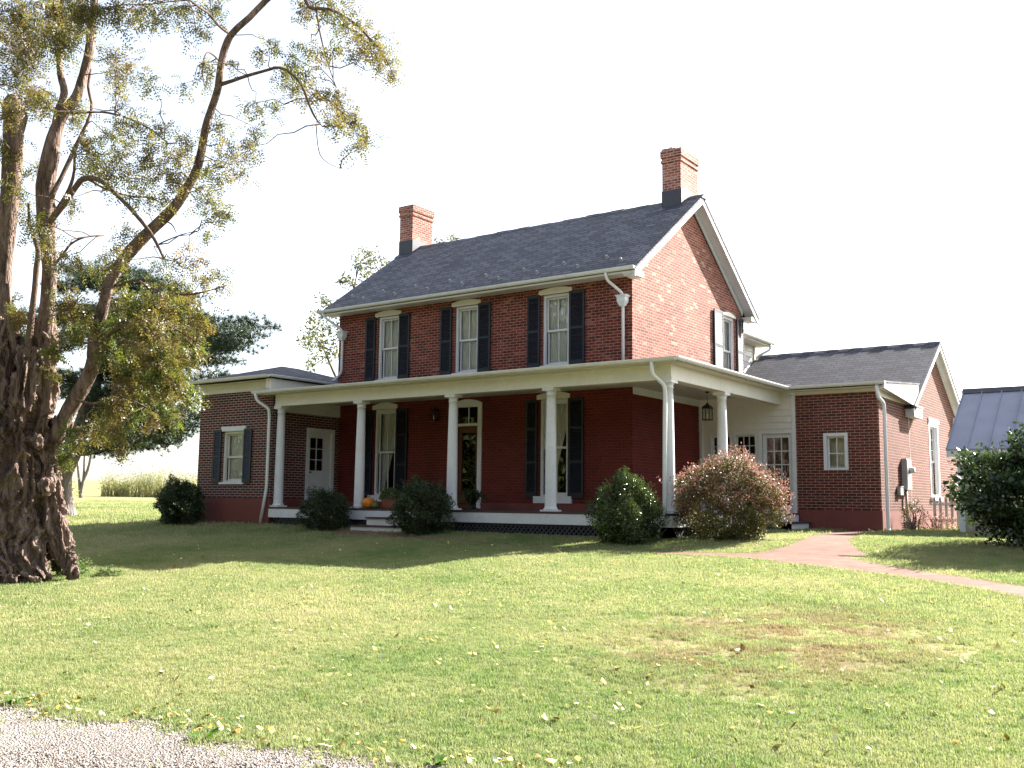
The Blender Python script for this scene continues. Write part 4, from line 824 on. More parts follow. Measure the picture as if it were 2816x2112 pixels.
md = tmp.modifiers.new('r', 'REMESH'); md.mode = 'VOXEL'; md.voxel_size = .016; md.use_smooth_shade = True
dg = bpy.context.evaluated_depsgraph_get(); ev = tmp.evaluated_get(dg); me = bpy.data.meshes.new_from_object(ev); bpy.data.objects.remove(tmp)
from mathutils import noise as mn
co = np.zeros(len(me.vertices)*3, np.float32); me.vertices.foreach_get('co', co); co = co.reshape(-1,3); no = np.zeros(len(me.vertices)*3, np.float32); me.vertices.foreach_get('normal', no); no = no.reshape(-1,3)
dsp = np.empty(len(co))
for i, (x, y, z) in enumerate(co):
    wx = mn.noise(Vector((x*1.6, y*1.6, z*1.1)))*.35
    wz = mn.noise(Vector((x*2.3+5, y*2.3, z*2.0)))*.9
    a = 1-abs(mn.noise(Vector((x*8+wx*9+wz*1.5, y*8+wx*5, z*1.1+wz))))*3.4; b = 1-abs(mn.noise(Vector((x*20+wx*14, y*20+wz*6, z*3.0+7))))*3.0; c = mn.noise(Vector((x*5, y*5, z*2.5+3))); e = mn.noise(Vector((x*45, y*45, z*12)))
    dsp[i] = .080*max(a, -1.3)+.036*max(b, -1.3)+.03*c+.014*e-.05
co = co+no*dsp[:,None]; me.vertices.foreach_set('co', co.astype(np.float32).ravel()); me.update(); me.materials.clear(); me.materials.append(M['bark'])
me.polygons.foreach_set('use_smooth', [True]*len(me.polygons))
tr = bpy.data.objects.new('trunk', me); COL.objects.link(tr); tr.parent = TREE; tr.location = -TREE.location
LIMBS = []; 
def limb(pts, rad, dts=0, seg=9, wob=.10):
    if not hasattr(dts, '__len__'): dts = list(np.linspace(0, dts, len(pts)))
    mb = MB(); Q = ptube(mb, pts, rad, dts, seg, wob); LIMBS.append((mb, Q)); return Q
limb([(149,1215),(175,1155),(200,1110),(235,1050),(256,1000),(258,960),(262,925),(286,835),(300,781),(325,737),(362,687),(416,632),(476,574),(517,512),(543,461),(556,405),(566,348),(584,292),(600,241),(607,179),(622,123),(642,88),(686,48),(733,0),(810,-70),(900,-130)],
     [21,21,21,20,20,17,17,15,15,16,17,16,15,13,12,11,11,10,10,9.5,10,9,8.5,8,7,5], [.25,.2,.2,.1,.1,0,0,-.1,-.2,-.2,-.3,-.3,-.4,-.4,-.5,-.5,-.6,-.6,-.7,-.8,-.8,-.9,-1,-1,-1.2,-1.4], 12)
limb([(122,960),(126,900),(131,845),(136,740),(132,665),(128,615),(126,512),(138,435),(154,359),(179,307),(210,266),(230,205),(246,138),(251,77),(261,0),(275,-90)], [30,27,20,19,20,25,26,23,17,15,13,12,12,11,9,6], [.3,.3,.3,.3,.3,.3,.3,.3,.4,.4,.4,.5,.5,.6,.6,.8], 12)
limb([(156,340),(159,307),(177,256),(166,205),(164,143),(169,60),(172,-40)], [12,10,10,9,8,7,5], [.4,.4,.5,.6,.7,.8,.9])
limb([(67,1060),(80,930),(95,800),(100,740),(105,692),(95,655),(82,615),(78,560)], [12,10,8,8,7,6,4,3], .1)
limb([(120,660),(138,610),(174,563),(210,512),(230,492),(271,494),(318,533),(359,574),(410,635),(432,672),(451,712)], [10,9,9,8,8,7,6,6,5,4,3], -1.2)
limb([(128,640),(138,553),(169,487),(205,410),(251,307),(243,241),(250,190)], [9,8,6,6,4,4,3], .8)
limb([(205,410),(204,470),(190,520),(160,570),(135,600)], [4,4,5,5,6], .5)
limb([(5,1010),(8,850),(15,700),(22,600),(30,500),(36,400),(38,330),(35,285),(50,272)], [26,20,20,24,26,26,27,26,16], [.2,.2,.3,.3,.3,.3,.3,.3,.3], 12)
limb([(36,420),(62,350),(74,318)], [10,8,4], .2); limb([(15,780),(26,902),(49,974),(60,1020)], [9,11,10,10], .1)
limb([(-70,1000),(-80,800),(-110,600),(-170,380),(-220,150),(-260,-60)], [40,34,26,20,14,8], 1.2, 12)
limb([(150,730),(159,717),(180,690),(195,671),(231,653),(287,647)], [4,4,3.5,3,2.5,1.2], -.5); limb([(200,312),(250,308),(297,310),(359,328),(420,359),(461,394)], [4,3.5,3,3,2.5,1], -1)
limb([(300,800),(318,784),(362,774),(398,765)], [6,5,4,2], -.4); limb([(375,770),(383,774),(434,799),(506,810),(560,803),(611,788)], [3.5,3.5,3.5,3,2.5,1], -.8)
limb([(607,232),(640,222),(681,208),(735,193),(765,186),(799,200),(830,236),(850,287),(865,320),(886,348)], [6,5,4.5,4,4,4,4,3.5,3,1], [-.7,-.8,-.9,-1,-1.1,-1.1,-1.2,-1.2,-1.3,-1.4])
limb([(636,95),(610,78),(589,56),(575,38),(553,23),(520,0)], [4.5,4,3.5,3.5,3,2], -1.5); limb([(600,165),(585,150),(568,146),(556,184),(562,236)], [2.5,2.5,2,2,1], -.7)
limb([(832,-40),(850,20),(905,25),(970,60),(1020,110),(1060,160),(1085,215)], [6,5,4,3.5,3,2,1], [-1,-1.2,-1.3,-1.5,-1.6,-1.7,-1.8]); limb([(868,10),(878,80),(892,140),(910,200),(925,240)], [3,2.5,2,1.5,.8], -1.5)
limb([(870,345),(872,380),(880,425),(905,450),(935,463)], [1.6,1.5,1.3,1,.6], -1.4); limb([(850,290),(890,270),(930,300),(980,340),(1010,390)], [2.5,2.5,2,1.5,1], -1.3)
limb([(410,635),(440,610),(470,615),(485,640)], [2.5,2,2,1], -.6); limb([(430,675),(450,665),(500,645),(530,638)], [2,2,1.5,.8], -.7); limb([(240,490),(290,520),(360,540),(420,545),(450,570)], [3,3,2.5,2,1], -.9)
limb([(245,1020),(290,960),(350,940),(400,960),(450,1000),(500,1060)], [6,6,5,4,3,2], -1.3); limb([(255,960),(330,900),(400,890),(470,900),(540,940)], [5,5,4,3,1.5], -1.6); limb([(270,870),(330,850),(400,860),(480,850),(560,870)], [5,4,3.5,3,1.5], .8)
limb([(210,1100),(260,1110),(330,1090),(400,1120),(460,1150)], [4,4,3,2.5,1.5], -.8); limb([(260,930),(210,900),(190,850)], [3,2.5,1.5], -.4); limb([(362,1003),(375,1030),(395,1075)], [2.5,2,1], -1.6)
for i, (mb, Q) in enumerate(LIMBS): mb.build('branch', M['bark' if i < 3 or 6 < i < 11 else 'twig'], TREE)
K_ = [(100,80,130),(300,60,120),(450,60,90),(150,250,110),(340,190,110),(80,400,90),(180,520,80),(60,600,60),(30,780,60),(60,820,50),(620,60,90),(750,70,80),(850,80,70),(600,280,60),(700,350,70),(800,430,50),(620,400,50),(640,470,40),(660,560,50),(980,40,70),(1050,150,60),(1160,40,60),(990,450,30),(1090,340,40),(1110,440,40),(850,680,60),(700,680,60),(600,720,80),(450,780,60),(500,850,80),(650,850,90),(800,830,90),(950,850,80),(1000,760,60),(900,930,70),(760,960,80),(600,940,70),(480,920,50),(960,980,50),(700,1060,40),(800,1080,40),(880,1060,40),(1150,670,50),(1240,820,70),(1330,790,60),(1380,700,40),(1200,900,50),(1130,930,60),(1290,930,50),(1080,1000,50),(1120,1080,60),(1160,1150,50),(1220,1150,40),(1110,1260,35),(1330,580,35),(1400,600,35),(1480,580,35),(1560,300,50),(1640,280,50),(1740,290,50),(1790,260,40),(1560,400,60),(1640,400,55),(1580,480,50),(1700,500,60),(1800,520,60),(1850,600,70),(1800,680,60),(1900,650,60),(1950,740,60),(1920,790,40),(1650,40,70),(1780,50,60),(1850,110,60),(1930,180,70),(2000,240,70),(2060,320,60),(2100,380,40),(1930,280,50),(1480,240,35),(1400,270,35),(1250,340,25),(200,900,50),(230,1210,60),(200,1250,50),(280,1260,45),(250,1350,50),(380,1130,30),(390,1060,30),(680,1260,45),(610,1340,50),(640,1400,60),(560,1450,50),(1000,1330,30),(60,1000,60),(100,1080,50),(150,1180,40),(400,1380,40),(440,1430,40),(330,1420,40),(860,1430,50),(960,1410,40),(1060,1400,50),(1170,1470,45),(1100,1500,45),(950,1520,60),(1200,1540,25),(250,560,50),(400,640,40),(420,560,30)]
H_ = [(350,60,80),(450,120,80),(400,200,60),(620,40,80),(750,60,90),(870,60,90),(1000,80,80),(1080,140,60),(560,200,70),(680,200,90),(800,200,100),(930,210,90),(1040,250,60),(600,330,80),(720,330,90),(840,340,100),(960,370,90),(1050,330,50),(700,450,90),(820,460,100),(930,480,80),(1000,540,55),(1060,590,35),(640,560,70),(760,570,90),(880,600,70),(930,680,40),(700,660,60),(600,640,60),(820,690,45),(560,720,60),(640,750,55),(500,760,50),(660,860,45),(380,760,50),(330,830,50),(360,880,40),(340,900,45),(430,800,40),(100,140,55),(60,60,50),(300,320,50),(290,440,40),(760,140,80),(850,420,80),(700,270,80),(780,400,80),(890,280,80)]
BL = [(k/1.9518, v/1.9518, r/1.9518, 0) for k, v, r in K_]+[(k/1.951, 800+v/1.951, r/1.951, 1) for k, v, r in H_]
BL += [(u, v, 60, 0) for u, v in ((-60,100),(-120,300),(-180,60),(-60,-80),(80,-120),(250,-140),(400,-100),(560,-90),(700,-120),(850,-150),(960,-60),(-150,500),(-220,260))]   # crown going on above and beyond the picture
allq = np.array([q for _, Q in LIMBS for q in Q]); S0 = []; S1 = []; tw = MB()
for bi, (u, v, r, low) in enumerate(BL):
    dt = -.25-.9*(u/1100)+1.1*math.sin(bi*2.4); c = P3(u, v, dt); rm = r*(T0+dt)/FPX; j = np.argmin(np.linalg.norm(allq-c, axis=1)); q = allq[j]
    if np.linalg.norm(q-c) < 2.2 and np.linalg.norm(q-c) > .05: tw.tube(curve(q, c, -.04, 5, .03), [.011,.009,.008,.006,.005,.003], 4)
    for k in range(6+int(rm*22)):
        dd = rng.normal(size=3); dd /= np.linalg.norm(dd); tw.tube(curve(c, c+dd*rm*rng.uniform(.6,1.5), .02, 3, .02), [.005,.004,.003,.002], 3)
    n = int(((38 if u > 260 or v > 330 else 72) if not low else 46)*(r/30)**2*(.75+.5*rng.random()))+4; dd = rng.normal(size=(n,3)); dd /= np.linalg.norm(dd, axis=1)[:,None]; pts = c+dd*rm*(1.5 if not low else 1.3)*rng.uniform(.05,1,(n,1))**.8
    (S1 if low else S0).append(pts)
tw.build('twig', M['twig'], TREE)
V, F = sprays(np.concatenate(S0), .19, .046, .021, 5); fastmesh('crown', V, F, M['leaf_tree'], TREE)
V, F = sprays(np.concatenate(S1), .18, .050, .022, 5); fastmesh('low_foliage', V, F, M['leaf_low'], TREE)['label'] = 'dense yellow brown low foliage'

# ---------------------------------------------------------------- pine behind
T0 = 32.0; pb = P3(172, 1418); pb[2] = gz(pb[0], pb[1])
PINE = empty('pine_tree', tuple(pb), 'large dark pine leaning behind the old tree left of the house', 'tree')
mb = MB(); PT = ptube(mb, [(176,1425),(172,1380),(170,1312),(196,1251),(232,1150),(262,1050),(296,940),(335,850),(360,790),(372,740)], [36,28,25,24,21,18,14,10,6,2], [0,0,0,0,.1,.2,.3,.3,.3,.3], 12, .08); mb.build('trunk', M['bark_pine'], PINE); PT = np.array(PT)
tips = [(155,795),(200,750),(235,775),(290,800),(350,770),(420,790),(480,810),(540,830),(560,900),(610,935),(655,950),(700,925),(738,900),(640,1000),(600,1040),(560,1080),(520,1130),(480,1180),(430,1190),(505,1200),(380,1120),(330,1080),(300,1120),(250,1080),(210,1060),(330,950),(400,980),(460,1000),(380,1080),(250,900),(100,900),(60,950),(100,1040),(470,1090),(545,1180),(400,900),(300,1030),(560,1000),(20,880),(-40,960),(30,1060),(300,870),(440,1160),(580,1150),(450,870),(520,960),(480,1050),(420,1110),(360,1020),(620,960),(680,960)]
A_ = []; bm = MB()
for i, (u, v) in enumerate(tips):
    dt = 2.6*math.sin(i*2.1)-.3; tip = P3(u, v, dt); s = int(np.clip(len(PT)*(.25+.75*np.clip((1250-v)/520, 0, 1)), 2, len(PT)-2)); q = PT[s]; L = np.linalg.norm(tip-q)
    cv = curve(q, tip, .02*L, 7, .05); bm.tube(cv, list(np.linspace(.05,.01,8)), 5); cv = np.array(cv)
    n = int(130+45*L); t = rng.uniform(.25,1.03,n)*7; j = np.clip(t.astype(int), 0, 6); c = cv[j]+(cv[j+1]-cv[j])*(t-j)[:,None]; spread = .12+.22*np.sin(np.clip(t/7,0,1)*math.pi*.85)
    A_.append(c+rng.normal(size=(n,3))*np.c_[spread, spread, spread*.42]+np.array([0,0,.05]))
bm.build('branch', M['bark_pine'], PINE); A_ = np.concatenate(A_); n = len(A_); NN = 20
ax, b_, c_ = rot_basis(n, (0,0,.7)); V = []
for k in range(NN):
    d = ax*rng.uniform(.2,1.0,(n,1))+b_*rng.normal(0,.55,(n,1))+c_*rng.normal(0,.55,(n,1)); d /= np.linalg.norm(d, axis=1)[:,None]; L = rng.uniform(.15,.27,(n,1)); w_ = np.cross(d, rng.normal(size=(n,3))); w_ /= np.linalg.norm(w_, axis=1)[:,None]
    V.append(np.stack([A_-w_*.007, A_+w_*.007, A_+d*L], 1))
V = np.concatenate(V).reshape(-1,3); fastmesh('crown', V, np.arange(len(V)).reshape(-1,3), M['needles'], PINE)

# ---------------------------------------------------------------- trees and shrubs farther off
def blob_tree(name, label, t0, foot, trunk, rad, blobs, mat, leaf, dens, spread=1.0, group=None, twr=.03, foliage='crown'):
    global T0
    T0 = t0; p = P3(*foot); z = float(gz(p[0], p[1])); p[2] = z; tr_ = empty(name, tuple(p), label, 'tree' if 'tree' in name else 'shrub', group); mb = MB(); qs = []
    for pts, rd in zip(trunk, rad): qs += ptube(mb, pts, rd, 0, 8, .1)
    qs = np.array(qs); lowest = qs[np.argmin(qs[:,2])]; mb.tube([(lowest[0], lowest[1], z-.1), lowest], [rad[0][0]*t0/FPX*1.2, rad[0][0]*t0/FPX], 8); mb.build('trunk', M['bark_pine'], tr_); S = []; tw = MB()
    for i, (u, v, r) in enumerate(blobs):
        dt = spread*math.sin(i*2.7+1); c = P3(u, v, dt); rm = r*(T0+dt)/FPX; q = qs[np.argmin(np.linalg.norm(qs-c, axis=1))]; tw.tube(curve(q, c, -.1, 5, .06), [twr,twr*.8,twr*.6,twr*.5,twr*.4,twr*.2], 5)
        n = int(dens*rm*rm)+6; dd = rng.normal(size=(n,3)); dd /= np.linalg.norm(dd, axis=1)[:,None]; S.append(c+dd*rm*1.1*rng.uniform(.1,1,(n,1))**.55)
    tw.build('branch', M['twig'], tr_); V, F = leaves(np.concatenate(S), leaf, leaf*.5); fastmesh(foliage, V, F, M[mat], tr_); return tr_
Ab = [(470,850,70),(530,830,50),(430,900,40),(490,900,50),(360,1000,50),(400,1030,30),(340,1000,40),(200,1110,50),(230,1170,60),(170,1250,60),(120,1330,60),(90,1390,50),(200,1330,70),(270,1300,60),(150,1430,70),(230,1420,70),(280,1470,50),(140,1520,50),(240,1510,40),(120,1570,30),(1040,725,35),(1080,722,25),(950,735,15),(980,740,15),(300,1200,50),(320,1380,50),(600,900,60),(500,1000,80),(700,1000,100),(400,1200,80),(900,800,50),(600,1150,110),(420,1380,90)]
blob_tree('locust_tree', 'tall thin leaved tree rising behind the left end of the house roof', 46, (985,1330), [[(985,1330),(985,1200),(990,1050),(1010,900),(1040,760)],[(985,1150),(930,1050),(890,960)],[(990,1100),(960,900),(980,760)]], [[12,10,8,5,2],[6,4,2],[5,3,1.5]], [(800+x/2.37, 350+y/2.37, r/2.37) for x, y, r in Ab], 'leaf_bg', .17, 480, 1.2, twr=.035)
blob_tree('small_tree', 'slender tree with three thin trunks at the edge of the far lawn', 66, (222,1372), [[(222,1372),(219,1330),(212,1260),(208,1200)],[(222,1355),(229,1320),(232,1270),(234,1190)],[(222,1350),(228,1325),(242,1290),(252,1240),(258,1180)]], [[6,4,3,2],[4,3.5,3,2],[5,4,4,3,2]], [(200,1190,35),(235,1175,40),(262,1180,35),(225,1215,22),(250,1215,22),(180,1160,40),(280,1150,30)], 'leaf_low', .2, 60, .8)
blob_tree('leafy_shrub', 'pale leaved shrub at the foot of the slender three trunked tree', 60, (196,1376), [[(196,1376),(196,1340)]], [[2,1]], [(190,1330,16),(200,1315,15),(185,1350,14),(205,1345,15),(195,1362,12),(212,1358,9)], 'leaf_weed', .14, 160, .3)
T0 = 74.0
for i, (u, wd, hh) in enumerate(((302,.7,1.9),(338,.6,1.3),(372,1.1,2.3),(412,1.0,2.2),(452,1.2,2.5),(492,1.1,2.1),(540,1.3,2.2))):
    p = P3(u, 1366); z = float(gz(p[0], p[1])); lab = ['leftmost and narrowest of the wispy weed clumps on the far lawn edge','second wispy weed clump from the left, the shortest of the row','third wispy weed clump from the left, dark stemmed','fourth wispy weed clump from the left, reddish at its foot','fifth and tallest wispy weed clump from the left','wispy weed clump half hidden by the corner shrub','wispy weed clump directly behind the wing corner shrub'][i]
    s = empty('tall_weeds', (p[0], p[1], z), lab, 'weeds', 'wispy weed clumps along the field edge'); n = 170
    a = rng.uniform(0, 2*math.pi, n); r = np.sqrt(rng.random(n))*wd; b0 = np.c_[p[0]+r*np.cos(a)*.8, p[1]+r*np.sin(a), np.full(n, z)]; dv = np.c_[rng.normal(0,.16,n), rng.normal(0,.16,n), np.ones(n)]*(hh*rng.uniform(.5,1,n))[:,None]; wv_ = np.c_[rng.normal(size=(n,2)), np.zeros(n)]; wv_ /= np.linalg.norm(wv_, axis=1)[:,None]
    V = np.stack([b0-wv_*.02, b0+wv_*.02, b0+dv], 1).reshape(-1,3); fastmesh('stalk', V, np.arange(len(V)).reshape(-1,3), M['leaf_weed'], s)
    t = rng.uniform(.4,1.05,(n*2,1)); jj = rng.integers(0, n, n*2); V, F = leaves(b0[jj]+dv[jj]*t+rng.normal(0,.12,(n*2,3)), .15, .07); fastmesh('foliage', V, F, M['leaf_weed'], s)

# ---------------------------------------------------------------- grass, fallen leaves
def lawn_points(n, r0, r1, half, ex, yaw=YAW):
    u = rng.random(n); r = (r0**ex+(r1**ex-r0**ex)*u)**(1/ex); a = yaw+rng.uniform(-half, half, n); x = CAM[0]-np.sin(a)*r; y = CAM[1]+np.cos(a)*r; return x, y, r
def free(x, y, margin=.0):
    ok = ~in_path(x, y, -.02+margin); ok &= ~((y < drive_y(x)+.02) & (x < 10.5))
    for a, b, c, d in ((-9.6,2.25,-2.5,3.6),(-12.55,-9.4,-2.52,1.6),(2.1,4.6,3.5,12),(-9.6,0,0,6.5),(6.1,12,3.8,7.3),(2.2,2.95,2.2,3.6),(-6.0,-4.35,-3.1,-2.5)): ok &= ~((x > a) & (x < b) & (y > c) & (y < d))
    ok &= (x-base[0])**2+(y-base[1])**2 > .75**2
    return ok
GMt = NG('grass_blades'); oi = GMt.n('ObjectInfo'); p1 = GMt.noise(.35, None, 5, .6); p2 = GMt.noise(3.5, None, 4, .6)
f = GMt.math('ADD', GMt.math('ADD', GMt.math('MULTIPLY', p1, .5), GMt.math('MULTIPLY', p2, .27)), GMt.math('ADD', GMt.math('MULTIPLY', oi.outputs['Random'], .13), .055))
colr = GMt.mix(GMt.math('MULTIPLY', worn(GMt), .9), GMt.ramp(f, [(.30, (.100,.182,.052)), (.42, (.190,.245,.096)), (.53, (.30,.312,.158)), (.66, (.41,.365,.222))]), (.25,.18,.115,1)); GMt.base(colr, .55, .22)
trn = GMt.n('BsdfTranslucent'); GMt.set(trn.inputs[0], GMt.mix(1.0, colr, (1.1,1.18,.85,1), 'MULTIPLY')); mx = GMt.n('MixShader'); mx.inputs[0].default_value = .4
GMt.t.links.new(GMt.b.outputs[0], mx.inputs[1]); GMt.t.links.new(trn.outputs[0], mx.inputs[2]); GMt.t.links.new(mx.outputs[0], GMt.out.inputs[0])
def tuft_mesh(nb, rad, hgt, wid, seed):
    r_ = np.random.default_rng(seed); V = []; F = []
    for i in range(nb):
        a = r_.uniform(0, 6.28); rr = rad*math.sqrt(r_.random()); x, y = rr*math.cos(a), rr*math.sin(a); d = r_.uniform(0, 6.28); le = r_.uniform(.15,.75); h = hgt*r_.uniform(.55,1.1); w_ = wid*r_.uniform(.7,1.3)
        px, py = -math.sin(d)*w_/2, math.cos(d)*w_/2; lx, ly = math.cos(d)*le*h, math.sin(d)*le*h; k = len(V)
        V += [(x-px,y-py,-.008),(x+px,y+py,-.008),(x+lx*.35+px*.8,y+ly*.35+py*.8,h*.6),(x+lx*.35-px*.8,y+ly*.35-py*.8,h*.6),(x+lx,y+ly,h)]; F += [(k,k+1,k+2,k+3),(k+3,k+2,k+4)]
    me = bpy.data.meshes.new('tuft'); me.from_pydata(V, [], F); me.materials.append(GMt.m); o = bpy.data.objects.new('grass_tuft_source', me); return o
def scatter(name, label, pts, src, smin, smax):
    me = bpy.data.meshes.new(name); me.vertices.add(len(pts)); me.vertices.foreach_set('co', np.asarray(pts, np.float32).ravel()); me.update(); me.materials.append(GMt.m)
    o = bpy.data.objects.new(name, me); COL.objects.link(o); tag(o, label, 'grass', kind='stuff')
    ng = bpy.data.node_groups.new(name, 'GeometryNodeTree'); ng.interface.new_socket('Geometry', in_out='INPUT', socket_type='NodeSocketGeometry'); ng.interface.new_socket('Geometry', in_out='OUTPUT', socket_type='NodeSocketGeometry')
    N = ng.nodes; L = ng.links; gi = N.new('NodeGroupInput'); go = N.new('NodeGroupOutput'); ip = N.new('GeometryNodeInstanceOnPoints'); ob = N.new('GeometryNodeObjectInfo'); ob.inputs['Object'].default_value = src; ob.inputs['As Instance'].default_value = True
    rr = N.new('FunctionNodeRandomValue'); rr.data_type = 'FLOAT_VECTOR'; rr.inputs[0].default_value = (-.18,-.18,0); rr.inputs[1].default_value = (.18,.18,6.283); rs = N.new('FunctionNodeRandomValue'); rs.data_type = 'FLOAT'; rs.inputs[2].default_value = smin; rs.inputs[3].default_value = smax; rs.inputs['Seed'].default_value = 5
    L.new(gi.outputs[0], ip.inputs['Points']); L.new(ob.outputs['Geometry'], ip.inputs['Instance']); L.new(rr.outputs[0], ip.inputs['Rotation']); L.new(rs.outputs[1], ip.inputs['Scale']); L.new(ip.outputs[0], go.inputs[0])
    md = o.modifiers.new('grass', 'NODES'); md.node_group = ng; return o
def gpts(n, r0, r1, half, ex, thin=True):
    x, y, r = lawn_points(n, r0, r1, half, ex); ok = free(x, y); x, y = x[ok], y[ok]
    if thin:                                   # worn, balding patches
        v = np.sin(x*1.1+np.sin(y*1.7)*1.5)+np.sin(y*1.3+2.1+np.sin(x*.8)); bald = ((x-7.6)**2/3.0+(y+11.2)**2/6.2 < 1)&(np.sin(x*4.1+np.sin(y*3.3)*1.7)+np.sin(y*4.7+1.1+np.sin(x*2.9)) > .1); ok = (rng.random(len(x)) > .30*(v > 1.1)) & (rng.random(len(x)) > .75*bald); x, y = x[ok], y[ok]
    return np.c_[x, y, gz(x, y)+.0]
scatter('lawn_grass', 'mown green and straw coloured lawn grass close to the driveway', gpts(90000, 3.2, 12, .62, 1.1), tuft_mesh(22, .050, .030, .0042, 1), .6, 1.3)
scatter('lawn_grass', 'mown lawn grass between the driveway verge and the brick path', gpts(80000, 11, 24, .60, 1.2), tuft_mesh(26, .10, .034, .0065, 2), .7, 1.3)
scatter('lawn_grass', 'lawn grass around the house and on the back lawn', gpts(45000, 22, 62, .60, .9, False), tuft_mesh(22, .22, .045, .014, 3), .8, 1.4)
# longer tufts at the driveway verge
x = rng.uniform(-1.5, 9.5, 2600); y = drive_y(x)+rng.normal(.04,.09,2600)-np.abs(rng.normal(0,.25,2600))*(rng.random(2600)<.12); scatter('verge_grass', 'longer ragged grass on the driveway verge', np.c_[x, y, gz(x, y)], tuft_mesh(16, .04, .045, .0045, 4), .4, 1.3)
# little weed rosettes on the verge
for i, (u_, lab) in enumerate(((3.05,'weed rosette on the driveway verge nearest the tree'),(3.9,'second weed rosette on the driveway verge'),(5.75,'weed rosette on the driveway verge near the middle of the picture'),(7.3,'rightmost weed rosette on the driveway verge'))):
    yv = float(drive_y(u_))+.05; zv = float(gz(u_, yv)); C_ = np.tile([u_, yv, zv+.01], (26,1)); a = rng.uniform(0, 6.28, 26); V = []; L = rng.uniform(.06,.13,26)
    d = np.c_[np.cos(a), np.sin(a), rng.uniform(.15,.7,26)]; sd_ = np.c_[-np.sin(a), np.cos(a), np.zeros(26)]
    V = np.stack([C_, C_+d*L[:,None]*.6+sd_*.014, C_+d*L[:,None]*np.array([1,1,.8]), C_+d*L[:,None]*.6-sd_*.014], 1).reshape(-1,3); w_ = fastmesh('weed_rosette', V-np.array([u_,yv,zv]), np.arange(104).reshape(-1,4), leafmat('weed_green', [(.4, (.05,.13,.02)), (.7, (.12,.22,.04))]) if i == 0 else wmat); w_.location = (u_, yv, zv); tag(w_, lab, 'weed', 'weed rosettes on the verge'); wmat = w_.data.materials[0]
# fallen leaves
g = NG('fallen_leaf'); pn = g.n('ObjectInfo'); cn = g.noise(9.0, None, 1); g.base(g.ramp(cn, [(.36, (.30,.14,.05)), (.46, (.62,.40,.06)), (.54, (.72,.60,.22)), (.64, (.78,.72,.50))]), .6, .2)
x, y, r = lawn_points(1500, 3.5, 23, .6, .9); x2 = rng.uniform(0, 9.5, 420); y2 = drive_y(x2)+rng.normal(.08,.16,420); x = np.r_[x, x2]; y = np.r_[y, y2]; ok = ~in_path(x, y) & ((rng.random(len(x)) < .18) | (y > drive_y(x)-.1)) & ~((y > -2.5) & (x < 2.3)); x, y = x[ok], y[ok]; n = len(x)
Lf = rng.uniform(.012,.028,n)*(1+.5*(rng.random(n) < .12)); a = rng.uniform(0,6.28,n); tl = rng.normal(0,.45,(n,2)); ax = np.c_[np.cos(a), np.sin(a), tl[:,0]]; bx = np.c_[-np.sin(a), np.cos(a), tl[:,1]]; cz = np.array([0,0,1.])
P0_ = np.c_[x, y, gz(x, y)+np.where(y < drive_y(x), .02, .034)]; Lc = Lf[:,None]
V = np.stack([P0_-ax*Lc, P0_-bx*Lc*.72-cz*Lc*.15, P0_+ax*Lc+cz*Lc*.25, P0_+bx*Lc*.72-cz*Lc*.05], 1).reshape(-1,3)
F = np.concatenate([np.c_[np.arange(n)*4, np.arange(n)*4+1, np.arange(n)*4+2], np.c_[np.arange(n)*4, np.arange(n)*4+2, np.arange(n)*4+3]]); tag(fastmesh('fallen_leaves', V, F, g.m), 'small yellow fallen leaves scattered over the lawn and verge', 'leaves', kind='stuff')

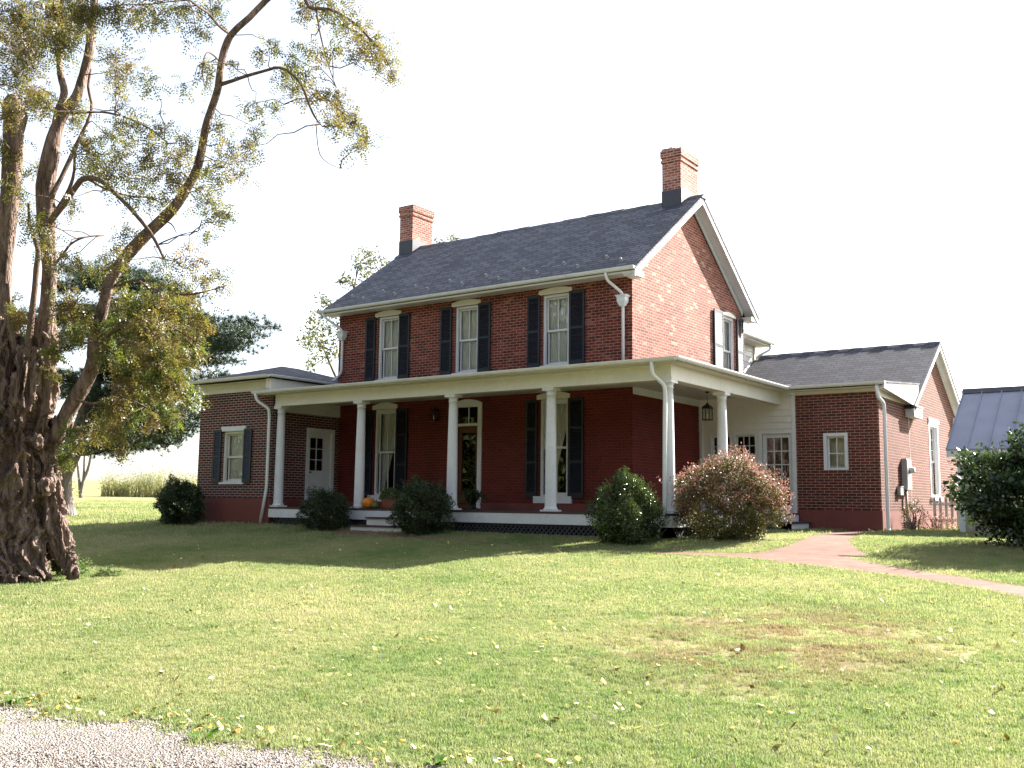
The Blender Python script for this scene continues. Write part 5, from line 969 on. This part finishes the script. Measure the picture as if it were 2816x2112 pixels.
# the wood across the lane behind the viewer, mirrored in the window panes
P_ = []
for i in range(70):
    a = YAW+math.pi+R(-125+178*i/69)+rng.normal(0,.03); rr = rng.uniform(34,52); cx, cy = CAM[0]-math.sin(a)*rr, CAM[1]+math.cos(a)*rr; h = rng.uniform(12,19); n = 1100
    d = rng.normal(size=(n,3)); d /= np.linalg.norm(d, axis=1)[:,None]; P_.append(np.array([cx, cy, -1.5+h*.52])+d*np.array([4.8,4.8,h*.53])*lump(d, i, .2)[:,None]*rng.uniform(.5,1,(n,1))**.4)
V, F = leaves(np.concatenate(P_), .85, .65); tag(fastmesh('distant_wood', V, F, leafmat('wood_leaves', [(.35, (.035,.055,.016)), (.6, (.10,.11,.03)), (.75, (.16,.13,.04))], .3, .6, .3)), 'belt of trees across the lane, mirrored in the window panes', 'wood', kind='stuff')

# at the foot of the old tree
bush('ground_weed', 'ferny green weed growing against the roots of the old tree', -4.05, -11.15, .30, .26, .30, 1500, .035, 'leaf_weed2', 3.3, 'weeds at the foot of the old tree', 'weed', shoots=12)
bush('ground_weed', 'small low weed on the bare soil just right of the tree roots', -3.35, -10.95, .24, .2, .15, 700, .03, 'leaf_weed2', 5.3, 'weeds at the foot of the old tree', 'weed', shoots=5)
mb = MB(); bx_, by_ = -3.3, -13.0; bz_ = float(gz(bx_, by_)); mb.rings([[(sx*(.105-e), sy*(.05-e), z) for sx, sy in ((-1,-1),(1,-1),(1,1),(-1,1))] for z, e in ((0,.004),(.008,0),(.055,0),(.063,.005))], smooth=False)
lb = mb.build('loose_brick', M['terracotta'], None, (bx_, by_, bz_+.005)); lb.rotation_euler[2] = .5; tag(lb, 'old loose brick lying in the grass in front of the tree roots', 'brick')
mb = MB(); hz = float(gz(4.95, 4.2)); mb.tube([(4.95+.14*math.cos(a)*(1+.1*math.sin(a*.37)), 4.2+.14*math.sin(a), hz+.02+.012*a/1.6) for a in np.linspace(0, 28, 120)], .011, 5); tag(mb.build('garden_hose', M['flash']), 'dark coiled garden hose on the ground by the wing downpipe', 'hose')

n = 520; a_ = rng.uniform(-2.6, 1.9, n); r_l = .62+np.abs(rng.normal(0,.38,n)); x = base[0]+.1+r_l*np.cos(a_)*1.15; y = base[1]-.2+r_l*np.sin(a_); L = rng.uniform(.02,.06,n)[:,None]; d = np.c_[rng.normal(size=(n,2)), rng.normal(0,.12,n)]; d /= np.linalg.norm(d, axis=1)[:,None]; s_ = np.cross(d, [0,0,1.0]); P0_ = np.c_[x, y, gz(x, y)+rng.uniform(.012,.035,n)]
V = np.stack([P0_, P0_+d*L*.5+s_*.009, P0_+d*L, P0_+d*L*.5-s_*.009], 1).reshape(-1,3); tag(fastmesh('bark_litter', V, np.arange(4*n).reshape(-1,4), M['twig']), 'reddish bark chips and dry litter round the roots of the old tree', 'litter', kind='stuff')
